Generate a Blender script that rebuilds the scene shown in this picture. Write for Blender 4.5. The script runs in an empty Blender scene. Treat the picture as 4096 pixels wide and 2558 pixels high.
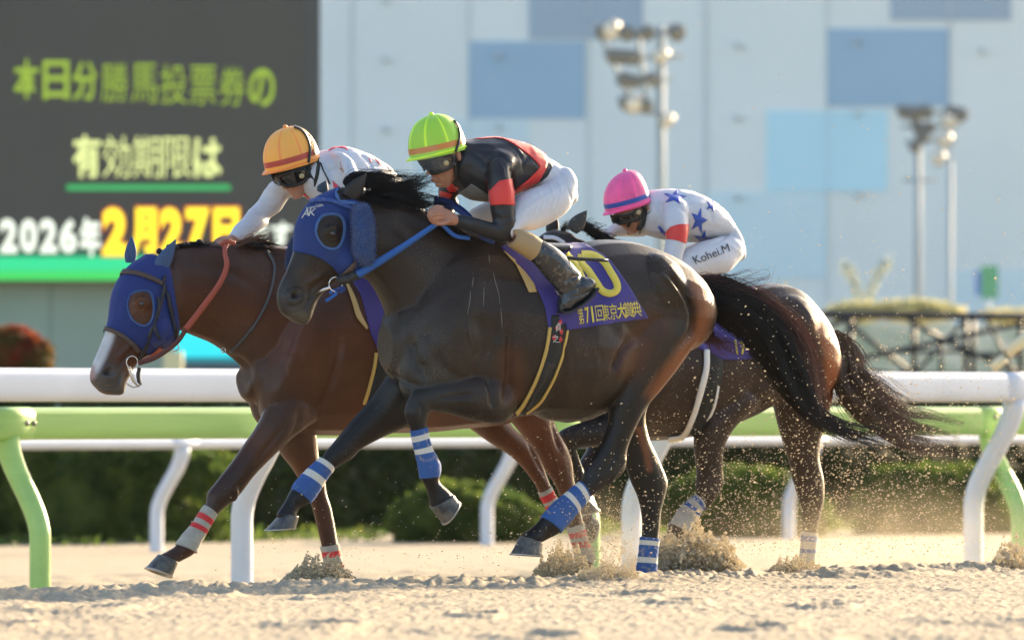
import bpy, bmesh, math, random
import numpy as np
from mathutils import Vector, Matrix
from mathutils.bvhtree import BVHTree
from mathutils.geometry import tessellate_polygon

sc = bpy.context.scene
COL = sc.collection
rng = np.random.default_rng(7)
random.seed(7)
# ------------------------------------------------------------------ camera
FOC = 297.0
FP = FOC / 36 * 4096          # focal length in pixels of the 4096 wide photograph
CXP, CYP = 2048.0, 1279.0
CAMH = 0.83
TILT = math.atan((1616 - 1279) / FP)
cam_d = bpy.data.cameras.new('camera'); cam = bpy.data.objects.new('camera', cam_d); COL.objects.link(cam)
cam.location = (0, 0, CAMH); cam.rotation_euler = (math.radians(90) + TILT, 0, 0)
cam_d.lens = FOC; cam_d.sensor_width = 36; cam_d.clip_start = 1; cam_d.clip_end = 3000
cam_d.dof.use_dof = True; cam_d.dof.focus_distance = 39.9; cam_d.dof.aperture_fstop = 4.2
sc.camera = cam
# ------------------------------------------------------------------ light
SUN_EL, SUN_AZ = math.radians(15.5), math.radians(36)     # azimuth measured from +Y towards +X
w = bpy.data.worlds.new('World'); sc.world = w; w.use_nodes = True
nt = w.node_tree; bg = nt.nodes['Background']
sky = nt.nodes.new('ShaderNodeTexSky'); sky.sky_type = 'NISHITA'; sky.sun_disc = False
sky.sun_elevation = SUN_EL; sky.sun_rotation = SUN_AZ
nt.links.new(sky.outputs[0], bg.inputs[0]); bg.inputs[1].default_value = 0.145; sky.dust_density = 2.5; sky.air_density = .9
sd = bpy.data.lights.new('sun', 'SUN'); sd.energy = 4.9; sd.angle = math.radians(0.5); sd.color = (1.0, 0.77, 0.50)
so = bpy.data.objects.new('sun', sd); COL.objects.link(so)
sv = Vector((math.sin(SUN_AZ) * math.cos(SUN_EL), math.cos(SUN_AZ) * math.cos(SUN_EL), math.sin(SUN_EL)))
so.rotation_euler = sv.to_track_quat('Z', 'Y').to_euler(); so.location = (20, 20, 30)
sc.view_settings.view_transform = 'Standard'; sc.view_settings.look = 'None'
sc.view_settings.exposure = 1.6; sc.view_settings.gamma = 1
sc.cycles.max_bounces = 6

# ------------------------------------------------------------------ pixel <-> space
UPV = np.array([0, -math.sin(TILT), math.cos(TILT)]); FWD = np.array([0, math.cos(TILT), math.sin(TILT)])
CAMP = np.array([0, 0, CAMH])
def ray(x, y):
    return np.array([(x - CXP) / FP, 0, 0]) + UPV * ((CYP - y) / FP) + FWD
def proj(V):
    d = np.asarray(V) - CAMP; z = d @ FWD
    return CXP + FP * d[..., 0] / z, CYP - FP * (d @ UPV) / z
class Frame:
    """an upright plane (an animal's median plane, a rail, a screen) at a real distance and heading"""
    def __init__(s, x0, D, yaw):
        a = math.radians(yaw); s.yaw = a
        r = ray(x0, 1616); s.B = CAMP + r * (D / r[1]); s.D = D
        s.u = np.array([-math.cos(a), -math.sin(a), 0]); s.n = np.array([math.sin(a), -math.cos(a), 0])
    def P(s, x, y, off=0.0):
        r = ray(x, y); k = ((s.B - CAMP) @ s.n + off) / (r @ s.n)
        return CAMP + r * k
def M(x0, y0, k):
    return lambda x, y: (x0 + x * k, y0 + y * k)
A_ = M(1900, 850, .5952); B_ = M(1000, 1300, .5291); C_ = M(950, 400, .6282); D_ = M(1900, 1550, .6196)
E_ = M(500, 1600, .537); M1 = M(300, 900, .537); H_ = M(1080, 700, .397); R2 = M(1000, 400, .3307)
R3 = M(1600, 400, .3968); R4 = M(2600, 1000, .5952); R5 = M(2000, 1000, .2646); Z3 = M(2200, 600, .3968)
S_ = M(0, 0, 1.0); T_ = M(0, 0, 1.6919)     # T_ : coordinates of the 2421 wide view

# ------------------------------------------------------------------ materials
MATS = {}
def mat(name, col, rough=.6, spec=.5, metal=0, var=.0, vscale=8, bump=0, bscale=60, vcol=False, emit=None, es=1.0,
        sheen=0, trans=0, alpha=1, col2=None, coat=0, speck=None, subs=0, stretch=None):
    if name in MATS: return MATS[name]
    m = bpy.data.materials.new(name); m.use_nodes = True; t = m.node_tree; N = t.nodes; L = t.links
    p = N['Principled BSDF']
    p.inputs['Base Color'].default_value = (*col, 1); p.inputs['Roughness'].default_value = rough
    p.inputs['Metallic'].default_value = metal; p.inputs['Specular IOR Level'].default_value = spec
    p.inputs['Sheen Weight'].default_value = sheen; p.inputs['Alpha'].default_value = alpha
    p.inputs['Transmission Weight'].default_value = trans; p.inputs['Coat Weight'].default_value = coat; p.inputs['Coat Roughness'].default_value = .24
    tc = N.new('ShaderNodeTexCoord'); co = tc.outputs['Object']
    if stretch:
        mp = N.new('ShaderNodeMapping'); mp.inputs['Scale'].default_value = stretch; L.new(co, mp.inputs[0]); co = mp.outputs[0]
    src = None
    if vcol:
        a = N.new('ShaderNodeAttribute'); a.attribute_name = 'Col'; src = a.outputs['Color']
    if var > 0 or col2:
        n = N.new('ShaderNodeTexNoise'); n.inputs['Scale'].default_value = vscale; n.inputs['Detail'].default_value = 6
        L.new(co, n.inputs['Vector'])
        if col2:
            r = N.new('ShaderNodeValToRGB'); r.color_ramp.elements[0].position = .38; r.color_ramp.elements[1].position = .64
            r.color_ramp.elements[0].color = (*col, 1); r.color_ramp.elements[1].color = (*col2, 1)
            L.new(n.outputs[0], r.inputs[0]); src = r.outputs[0]
        else:
            mr = N.new('ShaderNodeMapRange'); mr.inputs[1].default_value = .3; mr.inputs[2].default_value = .7
            mr.inputs[3].default_value = 1 - var; mr.inputs[4].default_value = 1 + var; L.new(n.outputs[0], mr.inputs[0])
            mx = N.new('ShaderNodeVectorMath'); mx.operation = 'SCALE'
            if src: L.new(src, mx.inputs[0])
            else: mx.inputs[0].default_value = col
            L.new(mr.outputs[0], mx.inputs['Scale']); src = mx.outputs[0]
    if speck:      # (colour, scale, threshold, amount): sand stuck to the surface
        n = N.new('ShaderNodeTexNoise'); n.inputs['Scale'].default_value = speck[1]; n.inputs['Detail'].default_value = 3
        L.new(tc.outputs['Object'], n.inputs['Vector'])
        n2 = N.new('ShaderNodeTexNoise'); n2.inputs['Scale'].default_value = 5; L.new(tc.outputs['Object'], n2.inputs['Vector'])
        ad = N.new('ShaderNodeMath'); ad.operation = 'MULTIPLY_ADD'; ad.inputs[1].default_value = .5; L.new(n2.outputs[0], ad.inputs[0]); L.new(n.outputs[0], ad.inputs[2])
        mr = N.new('ShaderNodeMapRange'); mr.inputs[1].default_value = speck[2]; mr.inputs[2].default_value = speck[2] + .12
        mr.inputs[3].default_value = 0; mr.inputs[4].default_value = speck[3]; L.new(ad.outputs[0], mr.inputs[0])
        mx = N.new('ShaderNodeMix'); mx.data_type = 'RGBA'; L.new(mr.outputs[0], mx.inputs[0])
        if src: L.new(src, mx.inputs[6])
        else: mx.inputs[6].default_value = (*col, 1)
        mx.inputs[7].default_value = (*speck[0], 1); src = mx.outputs[2]
    if src: L.new(src, p.inputs['Base Color'])
    if bump > 0:
        n = N.new('ShaderNodeTexNoise'); n.inputs['Scale'].default_value = bscale; n.inputs['Detail'].default_value = 4
        L.new(co, n.inputs['Vector']); b = N.new('ShaderNodeBump'); b.inputs['Strength'].default_value = bump
        b.inputs['Distance'].default_value = .01; L.new(n.outputs[0], b.inputs['Height']); L.new(b.outputs[0], p.inputs['Normal'])
    if emit:
        p.inputs['Emission Color'].default_value = (*emit, 1); p.inputs['Emission Strength'].default_value = es
    MATS[name] = m
    return m

# ------------------------------------------------------------------ objects
ORG = {}
def empty(name, loc, label=None, cat=None, group=None):
    o = bpy.data.objects.new(name, None); o.location = loc; COL.objects.link(o); o.empty_display_size = .2
    ORG[o.name] = np.array(loc, float); tag(o, label, cat, group); return o
def tag(o, label=None, cat=None, group=None, kind=None):
    if label: o['label'] = label
    if cat: o['category'] = cat
    if group: o['group'] = group
    if kind: o['kind'] = kind
    return o
def mesh(name, V, F, mats, parent=None, fm=None, smooth=True, vcol=None, origin=None):
    V = np.asarray(V, float).reshape(-1, 3)
    if parent is not None: org = ORG[parent.name]
    elif origin is not None: org = np.array(origin, float)
    else: org = np.zeros(3)
    if not isinstance(mats, (list, tuple)): mats = [mats]
    me = bpy.data.meshes.new(name)
    me.from_pydata((V - org).tolist(), [], F if isinstance(F, list) else F.tolist())
    for m in mats: me.materials.append(m)
    if fm is not None: me.polygons.foreach_set('material_index', np.asarray(fm, dtype=np.int32))
    me.polygons.foreach_set('use_smooth', np.full(len(me.polygons), smooth))
    if vcol is not None:
        a = me.color_attributes.new('Col', 'FLOAT_COLOR', 'POINT')
        a.data.foreach_set('color', np.concatenate([vcol, np.ones((len(V), 1))], 1).astype(np.float32).ravel())
    me.update()
    o = bpy.data.objects.new(name, me); COL.objects.link(o)
    if parent is not None: o.parent = parent
    else: o.location = org
    ORG[o.name] = org
    return o
def cr(P, sub):
    """Catmull-Rom through rows of P"""
    P = np.asarray(P, float)
    if len(P) < 2 or sub < 2: return P
    Q = np.vstack([2 * P[0] - P[1], P, 2 * P[-1] - P[-2]]); out = []
    for i in range(1, len(Q) - 2):
        for k in range(sub):
            t = k / sub; a, b, c, d = Q[i - 1:i + 3]
            out.append(.5 * (2 * b + (c - a) * t + (2 * a - 5 * b + 4 * c - d) * t * t + (3 * b - a - 3 * c + d) * t ** 3))
    out.append(P[-1]); return np.array(out)
def rings(fr, rows, scale=1.0, grow=0.0, sub=4):
    """rows: (map, ax, ay, bx, by, s, w) -> centre, in-plane half axis, lateral half axis"""
    st = []
    for (m, ax, ay, bx, by, s, w) in rows:
        a = m(ax, ay); b = m(bx, by)
        PA = fr.P(*a, s); PB = fr.P(*b, s); c = (PA + PB) / 2; h = (PA - PB) / 2
        ppm = FP / fr.D; dx, dy = (a[0] - b[0]) / 2, (a[1] - b[1]) / 2; l = math.hypot(dx, dy) + 1e-6
        lat = w * math.sin(fr.yaw) * ppm * abs(dx) / l
        k = math.sqrt(max(.2, 1 - (lat / l) ** 2))
        h = h * k; hl = np.linalg.norm(h); h = h * (scale + grow / hl)
        st.append(np.concatenate([c, h, [w * scale + grow]]))
    return cr(st, sub)
def ringmesh(fr, st, n=18, cap=True, e=1.0):
    V = []; F = []
    st = [s for s in st]
    if cap:
        def cp(s0, s1):
            d = s0[:3] - s1[:3]; d = d / (np.linalg.norm(d) + 1e-9); r = min(np.linalg.norm(s0[3:6]), s0[6]); o = []
            for q, z in ((.85, .35), (.5, .62)):
                t = s0.copy(); t[:3] = s0[:3] + d * r * z; t[3:] = s0[3:] * q; o.append(t)
            return o
        a = cp(st[0], st[1]); b = cp(st[-1], st[-2]); st = a[::-1] + st + b
    th = np.arange(n) / n * 2 * math.pi
    c, s = np.cos(th), np.sin(th)
    c = np.sign(c) * abs(c) ** e; s = np.sign(s) * abs(s) ** e
    for r in st:
        V.append(r[:3] + np.outer(c, r[3:6]) + np.outer(s, fr.n * r[6]))
    V = np.concatenate(V); k = len(st)
    for i in range(k - 1):
        for j in range(n):
            F.append((i * n + j, i * n + (j + 1) % n, (i + 1) * n + (j + 1) % n, (i + 1) * n + j))
    F.append(tuple(range(n - 1, -1, -1))); F.append(tuple(range((k - 1) * n, k * n)))
    return V, F
class Org:
    def __init__(s, fr): s.fr = fr; s.V = []; s.F = []; s.n = 0
    def add(s, V, F):
        s.V.append(np.asarray(V)); s.F += [tuple(i + s.n for i in f) for f in F]; s.n += len(V)
    def tube(s, rows, fr=None, e=1.0, **k):
        fr = fr or s.fr; s.add(*ringmesh(fr, rings(fr, rows, **k), e=e))
    def ell(s, m, x, y, off, rx, rz, ry, rot=0, fr=None):
        """ellipsoid: rx, rz in map pixels, ry lateral in metres"""
        fr = fr or s.fr; c = fr.P(*m(x, y), off); k = m(1, 0)[0] - m(0, 0)[0]; ppm = FP / fr.D
        a = math.radians(rot); ux = fr.u * math.cos(a) + np.array([0, 0, 1]) * math.sin(a); uz = -fr.u * math.sin(a) + np.array([0, 0, 1]) * math.cos(a)
        V = []; F = []; nu, nv = 16, 10
        for i in range(1, nv):
            p = math.pi * i / nv
            for j in range(nu):
                t = 2 * math.pi * j / nu
                V.append(c + ux * (math.sin(p) * math.cos(t) * rx * k / ppm) + fr.n * (math.sin(p) * math.sin(t) * ry) + uz * (math.cos(p) * rz * k / ppm))
        V.append(c + uz * rz * k / ppm); V.append(c - uz * rz * k / ppm); T = len(V)
        for i in range(nv - 2):
            for j in range(nu):
                F.append((i * nu + j, i * nu + (j + 1) % nu, (i + 1) * nu + (j + 1) % nu, (i + 1) * nu + j))
        for j in range(nu):
            F.append((T - 2, (j + 1) % nu, j)); F.append((T - 1, (nv - 2) * nu + j, (nv - 2) * nu + (j + 1) % nu))
        s.add(V, F)
    def fuse(s, voxel=.008, smooth=6):
        me = bpy.data.meshes.new('tmp'); me.from_pydata(np.concatenate(s.V).tolist(), [], s.F)
        o = bpy.data.objects.new('tmp', me); COL.objects.link(o)
        bm = bmesh.new(); bm.from_mesh(me); bmesh.ops.recalc_face_normals(bm, faces=bm.faces); bm.to_mesh(me); bm.free()
        r = o.modifiers.new('r', 'REMESH'); r.mode = 'VOXEL'; r.voxel_size = voxel; r.adaptivity = 0
        if smooth:
            q = o.modifiers.new('s', 'SMOOTH'); q.factor = .5; q.iterations = smooth
        dg = bpy.context.evaluated_depsgraph_get(); ev = o.evaluated_get(dg); m2 = ev.to_mesh()
        n = len(m2.vertices); V = np.empty(n * 3); m2.vertices.foreach_get('co', V); V = V.reshape(-1, 3).copy()
        N = np.empty(n * 3); m2.vertex_normals.foreach_get('vector', N); N = N.reshape(-1, 3).copy()
        F = np.empty(len(m2.loops), np.int64); m2.loops.foreach_get('vertex_index', F)
        tot = np.empty(len(m2.polygons), np.int64); m2.polygons.foreach_get('loop_total', tot)
        if (tot == 4).all(): F = F.reshape(-1, 4)
        else: F = np.array([list(p.vertices) + ([p.vertices[0]] if len(p.vertices) == 3 else []) for p in m2.polygons])
        ev.to_mesh_clear(); bpy.data.objects.remove(o); bpy.data.meshes.remove(me)
        return V, F, N
def vnormals(V, F):
    n = np.zeros_like(V); fn = np.cross(V[F[:, 2]] - V[F[:, 0]], V[F[:, 3]] - V[F[:, 1]])
    for i in range(4): np.add.at(n, F[:, i], fn)
    return n / (np.linalg.norm(n, axis=1, keepdims=True) + 1e-12)
def pdist(px, py, pts, closed=False):
    """distance in pixels to a polyline"""
    P = np.array(pts, float)
    if closed: P = np.vstack([P, P[:1]])
    best = np.full(px.shape, 1e9)
    bx = np.zeros_like(px); by = np.zeros_like(px)
    for a, b in zip(P[:-1], P[1:]):
        d = b - a; L = d @ d + 1e-9
        t = np.clip(((px - a[0]) * d[0] + (py - a[1]) * d[1]) / L, 0, 1)
        qx, qy = a[0] + t * d[0], a[1] + t * d[1]; dd = np.hypot(px - qx, py - qy)
        m = dd < best; best = np.where(m, dd, best); bx = np.where(m, qx, bx); by = np.where(m, qy, by)
    return best, bx, by
def inside(px, py, poly):
    r = np.zeros(px.shape, bool); P = poly; j = len(P) - 1
    for i in range(len(P)):
        xi, yi = P[i]; xj, yj = P[j]
        c = ((yi > py) != (yj > py)) & (px < (xj - xi) * (py - yi) / (yj - yi + 1e-12) + xi)
        r ^= c; j = i
    return r
def sculpt(V, F, N, fr, strokes):
    """grooves and ridges carved into the near side: (map, points, width, depth in m[, smin])"""
    for st in strokes:
        m, pts, wd, dep = st[:4]; smin = st[4] if len(st) > 4 else -9
        k = m(1, 0)[0] - m(0, 0)[0]; P = cr([m(*p) for p in pts], 6) if len(pts) > 2 else np.array([m(*p) for p in pts], float)
        if len(P) == 1: P = np.vstack([P, P + .01])
        px, py = proj(V); s = (V - fr.B) @ fr.n
        lo = P.min(0) - wd * k * 3; hi = P.max(0) + wd * k * 3
        sel = np.where((px > lo[0]) & (px < hi[0]) & (py > lo[1]) & (py < hi[1]) & (N @ FWD < .15) & (s > smin))[0]
        if len(sel) == 0: continue
        d, bx, by = pdist(px[sel], py[sel], P)
        L = np.concatenate([[0], np.cumsum(np.hypot(*np.diff(P, axis=0).T))]); tt = np.zeros(len(sel)); bd = np.full(len(sel), 1e9)
        for q_ in range(len(P)):
            e_ = np.hypot(bx - P[q_, 0], by - P[q_, 1]); mm = e_ < bd; bd = np.where(mm, e_, bd); tt = np.where(mm, L[q_], tt)
        tt = tt / (L[-1] + 1e-6); tap = 1.0 if len(pts) < 2 else np.clip(np.minimum(tt, 1 - tt) / .3, 0, 1); tap = .12 + .88 * (tap * tap * (3 - 2 * tap)) if len(pts) > 1 else 1.0
        g = tap * np.exp(-(d / (wd * k)) ** 2) * np.clip(-(N[sel] @ FWD) * 2 + .3, 0, 1)
        V[sel] += N[sel] * (dep * g)[:, None]
    return V
def fbm(V, f, seed=0, oct=3):
    """cheap smooth pseudo noise from summed sines"""
    r = np.random.default_rng(seed); o = np.zeros(len(V)); a = 1
    for i in range(oct):
        for j in range(5):
            d = r.normal(size=3); d = d / np.linalg.norm(d) * f * (.7 + .6 * r.random()); o += a * np.sin(V @ d + r.random() * 6.28) / 5
        f *= 2.1; a *= .5
    return o
def shell(name, body, fr, poly, off, mats, parent, hole=None, cond=None, inner=-.004, fmf=None):
    """a fitted cloth cut out of a body surface and lifted off it"""
    V, F, N = body; px, py = proj(V)
    cV = V[F].mean(1); cx, cy = proj(cV)
    sel = inside(cx, cy, poly)
    if cond is not None: sel &= cond(cV, (cV - fr.B) @ fr.n, N[F].mean(1))
    hf = None
    if hole:
        s = (cV - fr.B) @ fr.n
        for h, side in hole:
            sel &= ~(inside(cx, cy, h) & ((s > 0) == (side > 0)))
    Fs = F[sel]; idx = np.unique(Fs); mp = -np.ones(len(V), int); mp[idx] = np.arange(len(idx)); f = mp[Fs]
    v = V[idx].copy(); n = N[idx]
    ed = {}
    for q in f:
        for i in range(4):
            a, b = int(q[i]), int(q[(i + 1) % 4])
            if a != b: ed[(a, b)] = 1
    be = [e for e in ed if (e[1], e[0]) not in ed]
    bv = np.array(sorted({i for e in be for i in e}))
    loops = [poly] + ([h for h, _ in hole] if hole else [])
    x, y = proj(v[bv]); best = np.full(len(bv), 1e9); tx = x.copy(); ty = y.copy()
    for lp in loops:
        d, qx, qy = pdist(x, y, lp, True); m = d < best; best = np.where(m, d, best); tx = np.where(m, qx, tx); ty = np.where(m, qy, ty)
    ppm = FP / fr.D; near = best < 16
    dx = np.where(near, (tx - x) / ppm, 0); dz = np.where(near, -(ty - y) / ppm, 0)
    mv = dx[:, None] * np.array([1, 0, 0]) + dz[:, None] * np.array([0, 0, 1])
    nn = n[bv]; g = (mv * nn).sum(1, keepdims=True); dn = nn @ FWD
    # slide inside the tangent plane along the view direction
    k = -(g[:, 0]) / np.where(abs(dn) < .35, np.sign(dn + 1e-9) * .35, dn); v[bv] += mv + np.outer(k, FWD)
    if callable(off): o = off(v)
    else: o = np.full(len(v), off)
    nv = len(v); out = v + n * o[:, None]; inn = v[bv] + n[bv] * inner
    im = -np.ones(nv, int); im[bv] = nv + np.arange(len(bv))
    faces = [tuple(dict.fromkeys(map(int, q))) for q in f]; faces = [q for q in faces if len(q) > 2]
    faces += [(b, a, int(im[a]), int(im[b])) for a, b in be]
    return mesh(name, np.vstack([out, inn]), faces, mats, parent)
def grid2d(poly, maxl):
    """fill a 2D polygon with small triangles"""
    tr = tessellate_polygon([[Vector((x, y, 0)) for x, y in poly]])
    return refine([tuple(p) for p in poly], [tuple(t) for t in tr], maxl)
def refine(P, T, maxl):
    bm = bmesh.new(); vs = [bm.verts.new((p[0], p[1], 0)) for p in P]
    for t in T:
        try: bm.faces.new([vs[i] for i in t])
        except ValueError: pass
    for _ in range(9):
        bmesh.ops.triangulate(bm, faces=bm.faces)
        lg = [e for e in bm.edges if e.calc_length() > maxl]
        if not lg: break
        bmesh.ops.subdivide_edges(bm, edges=lg, cuts=1)
    bmesh.ops.triangulate(bm, faces=bm.faces)
    bm.verts.index_update(); out = [(v.co.x, v.co.y) for v in bm.verts], [tuple(v.index for v in f.verts) for f in bm.faces]
    bm.free(); return out
def drape(name, P, T, bvh, fr, off, m, parent, thick=.003):
    """lay a flat figure on a surface"""
    V = []; ok = []
    for x, y in P:
        r = ray(x, y); r /= np.linalg.norm(r)
        h = bvh.ray_cast(Vector(CAMP), Vector(r))
        if h[0] is not None and abs((np.array(h[0]) - fr.B) @ fr.n) < .8:
            V.append(np.array(h[0]) + np.array(h[1]) * off); ok.append(1)
        else:
            h = bvh.find_nearest(Vector(fr.P(x, y, .0))); q = np.array(h[0]) + np.array(h[1]) * off; V.append(q)
            qx, qy = proj(q); ok.append(1 if math.hypot(qx - x, qy - y) < 14 else 0)
    F = [t for t in T if all(ok[i] for i in t)]
    F = [t for t in F if max(np.linalg.norm(V[t[0]] - V[t[1]]), np.linalg.norm(V[t[1]] - V[t[2]]), np.linalg.norm(V[t[0]] - V[t[2]])) < .22]
    if not F: return None
    G = []
    for t in F:
        nn = np.cross(V[t[1]] - V[t[0]], V[t[2]] - V[t[0]]); G.append(t if nn @ FWD < 0 else (t[0], t[2], t[1]))
    o = mesh(name, V, G, m, parent)
    if thick:
        s = o.modifiers.new('thickness', 'SOLIDIFY'); s.thickness = thick; s.offset = 1
    return o
def strip2d(pts, w, closed=False, sub=6):
    P = cr(list(pts) + ([pts[0]] if closed else []), sub); n = len(P)
    wd = np.interp(np.linspace(0, 1, n), np.linspace(0, 1, len(w)), w) if hasattr(w, '__len__') else np.full(n, w)
    d = np.gradient(P, axis=0); d /= np.linalg.norm(d, axis=1, keepdims=True) + 1e-9
    q = np.stack([-d[:, 1], d[:, 0]], 1) * wd[:, None] / 2
    V = []; T = []
    for i in range(n): V += [P[i] + q[i], P[i], P[i] - q[i]]
    for i in range(n - 1):
        a = 3 * i
        T += [(a, a + 1, a + 4), (a, a + 4, a + 3), (a + 1, a + 2, a + 5), (a + 1, a + 5, a + 4)]
    return V, T
def strap(name, m, pts, w, bvh, fr, off, mt, parent, thick=.004, sub=6):
    k = m(1, 0)[0] - m(0, 0)[0]
    V, T = strip2d([m(*p) for p in pts], np.array(w) * k if hasattr(w, '__len__') else w * k, sub=sub)
    return drape(name, V, T, bvh, fr, off, mt, parent, thick)
def patch(name, m, pts, bvh, fr, off, mt, parent, thick=.002, maxl=12):
    P, T = grid2d([m(*p) for p in pts], maxl); return drape(name, P, T, bvh, fr, off, mt, parent, thick)
def cable(P, r, n=8, cap=True):
    """tube of radius r (number or list) along 3D points"""
    P = np.asarray(P, float); k = len(P); d = np.gradient(P, axis=0); d /= np.linalg.norm(d, axis=1, keepdims=True) + 1e-12
    r = np.full(k, r) if not hasattr(r, '__len__') else np.interp(np.linspace(0, 1, k), np.linspace(0, 1, len(r)), r)
    up = np.array([0, 0, 1.]) if abs(d[0, 2]) < .9 else np.array([0, 1., 0]); V = []; F = []
    a = np.cross(d[0], up); a /= np.linalg.norm(a)
    for i in range(k):
        a = a - d[i] * (a @ d[i]); a /= np.linalg.norm(a) + 1e-12; b = np.cross(d[i], a)
        for j in range(n):
            t = 2 * math.pi * j / n; V.append(P[i] + (a * math.cos(t) + b * math.sin(t)) * r[i])
    for i in range(k - 1):
        for j in range(n): F.append((i * n + j, i * n + (j + 1) % n, (i + 1) * n + (j + 1) % n, (i + 1) * n + j))
    if cap: F.append(tuple(range(n - 1, -1, -1))); F.append(tuple(range((k - 1) * n, k * n)))
    return V, F
def ribbon(P, wv, th):
    """flat strap through 3D points; wv: half width vectors per point"""
    P = np.asarray(P, float); wv = np.asarray(wv, float); d = np.gradient(P, axis=0); nn = np.cross(d, wv); nn /= np.linalg.norm(nn, axis=1, keepdims=True) + 1e-12
    V = []; F = []
    for i in range(len(P)): V += [P[i] + wv[i] + nn[i] * th, P[i] - wv[i] + nn[i] * th, P[i] - wv[i] - nn[i] * th, P[i] + wv[i] - nn[i] * th]
    for i in range(len(P) - 1):
        for j in range(4): F.append((4 * i + j, 4 * i + (j + 1) % 4, 4 * i + 4 + (j + 1) % 4, 4 * i + 4 + j))
    F += [(3, 2, 1, 0), tuple(4 * (len(P) - 1) + j for j in range(4))]
    return V, F
def merge(parts):
    V = []; F = []; n = 0
    for v, f in parts:
        V.append(np.asarray(v)); F += [tuple(i + n for i in q) for q in f]; n += len(v)
    return np.concatenate(V), F
def boxm(c, sx, sy, sz, rz=0.0):
    c = np.array(c, float); a = math.cos(rz); b = math.sin(rz); V = []
    for z in (-1, 1):
        for x, y in ((-1, -1), (1, -1), (1, 1), (-1, 1)):
            X, Y = x * sx / 2, y * sy / 2; V.append(c + (X * a - Y * b, X * b + Y * a, z * sz / 2))
    return V, [(3, 2, 1, 0), (4, 5, 6, 7), (0, 1, 5, 4), (1, 2, 6, 5), (2, 3, 7, 6), (3, 0, 4, 7)]
def hair(paths, r0, r1=.0004):
    """paths: (n strands, k points, 3) -> thin three sided tubes"""
    P = np.asarray(paths); n, k, _ = P.shape
    d = np.gradient(P, axis=1); d /= np.linalg.norm(d, axis=2, keepdims=True) + 1e-12
    up = np.array([.2, 1, .3]); a = np.cross(d, up); a /= np.linalg.norm(a, axis=2, keepdims=True) + 1e-12; b = np.cross(d, a)
    r = np.linspace(r0, r1, k)[None, :, None]; V = []
    for t in (0, 2.094, 4.189): V.append(P + (a * math.cos(t) + b * math.sin(t)) * r)
    V = np.stack(V, 2).reshape(-1, 3)
    i = np.arange(n)[:, None, None] * (k * 3); j = np.arange(k - 1)[None, :, None] * 3; q = np.arange(3)[None, None, :]; q2 = (q + 1) % 3
    F = np.stack([i + j + q, i + j + q2, i + j + 3 + q2, i + j + 3 + q], -1).reshape(-1, 4)
    return V, F
def glyphs(text, x0, y0, x1, y1, bold=0.0, shear=None, maxl=None, quad=None):
    """the outline of a text fitted into a box of pixels (or into a quad tl,tr,br,bl)"""
    c = bpy.data.curves.new('t', 'FONT'); c.body = text; c.offset = bold; c.resolution_u = 3
    o = bpy.data.objects.new('t', c); COL.objects.link(o); bpy.context.view_layer.update()
    m = o.evaluated_get(bpy.context.evaluated_depsgraph_get()).to_mesh()
    P = np.array([v.co[:2] for v in m.vertices]); T = [tuple(p.vertices) for p in m.polygons]
    bpy.data.objects.remove(o); bpy.data.curves.remove(c)
    lo, hi = P.min(0), P.max(0); U = (P - lo) / (hi - lo)
    if quad:
        tl, tr, br, bl = [np.array(q, float) for q in quad]
        Q = (bl * (1 - U[:, :1]) + br * U[:, :1]) * (1 - U[:, 1:]) + (tl * (1 - U[:, :1]) + tr * U[:, :1]) * U[:, 1:]
    else: Q = np.stack([x0 + U[:, 0] * (x1 - x0), y1 - U[:, 1] * (y1 - y0)], 1)
    TT = []
    for t in T:
        for i in range(1, len(t) - 1): TT.append((t[0], t[i], t[i + 1]))
    if maxl: return refine([tuple(p) for p in Q], TT, maxl)
    return [tuple(p) for p in Q], TT
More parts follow.
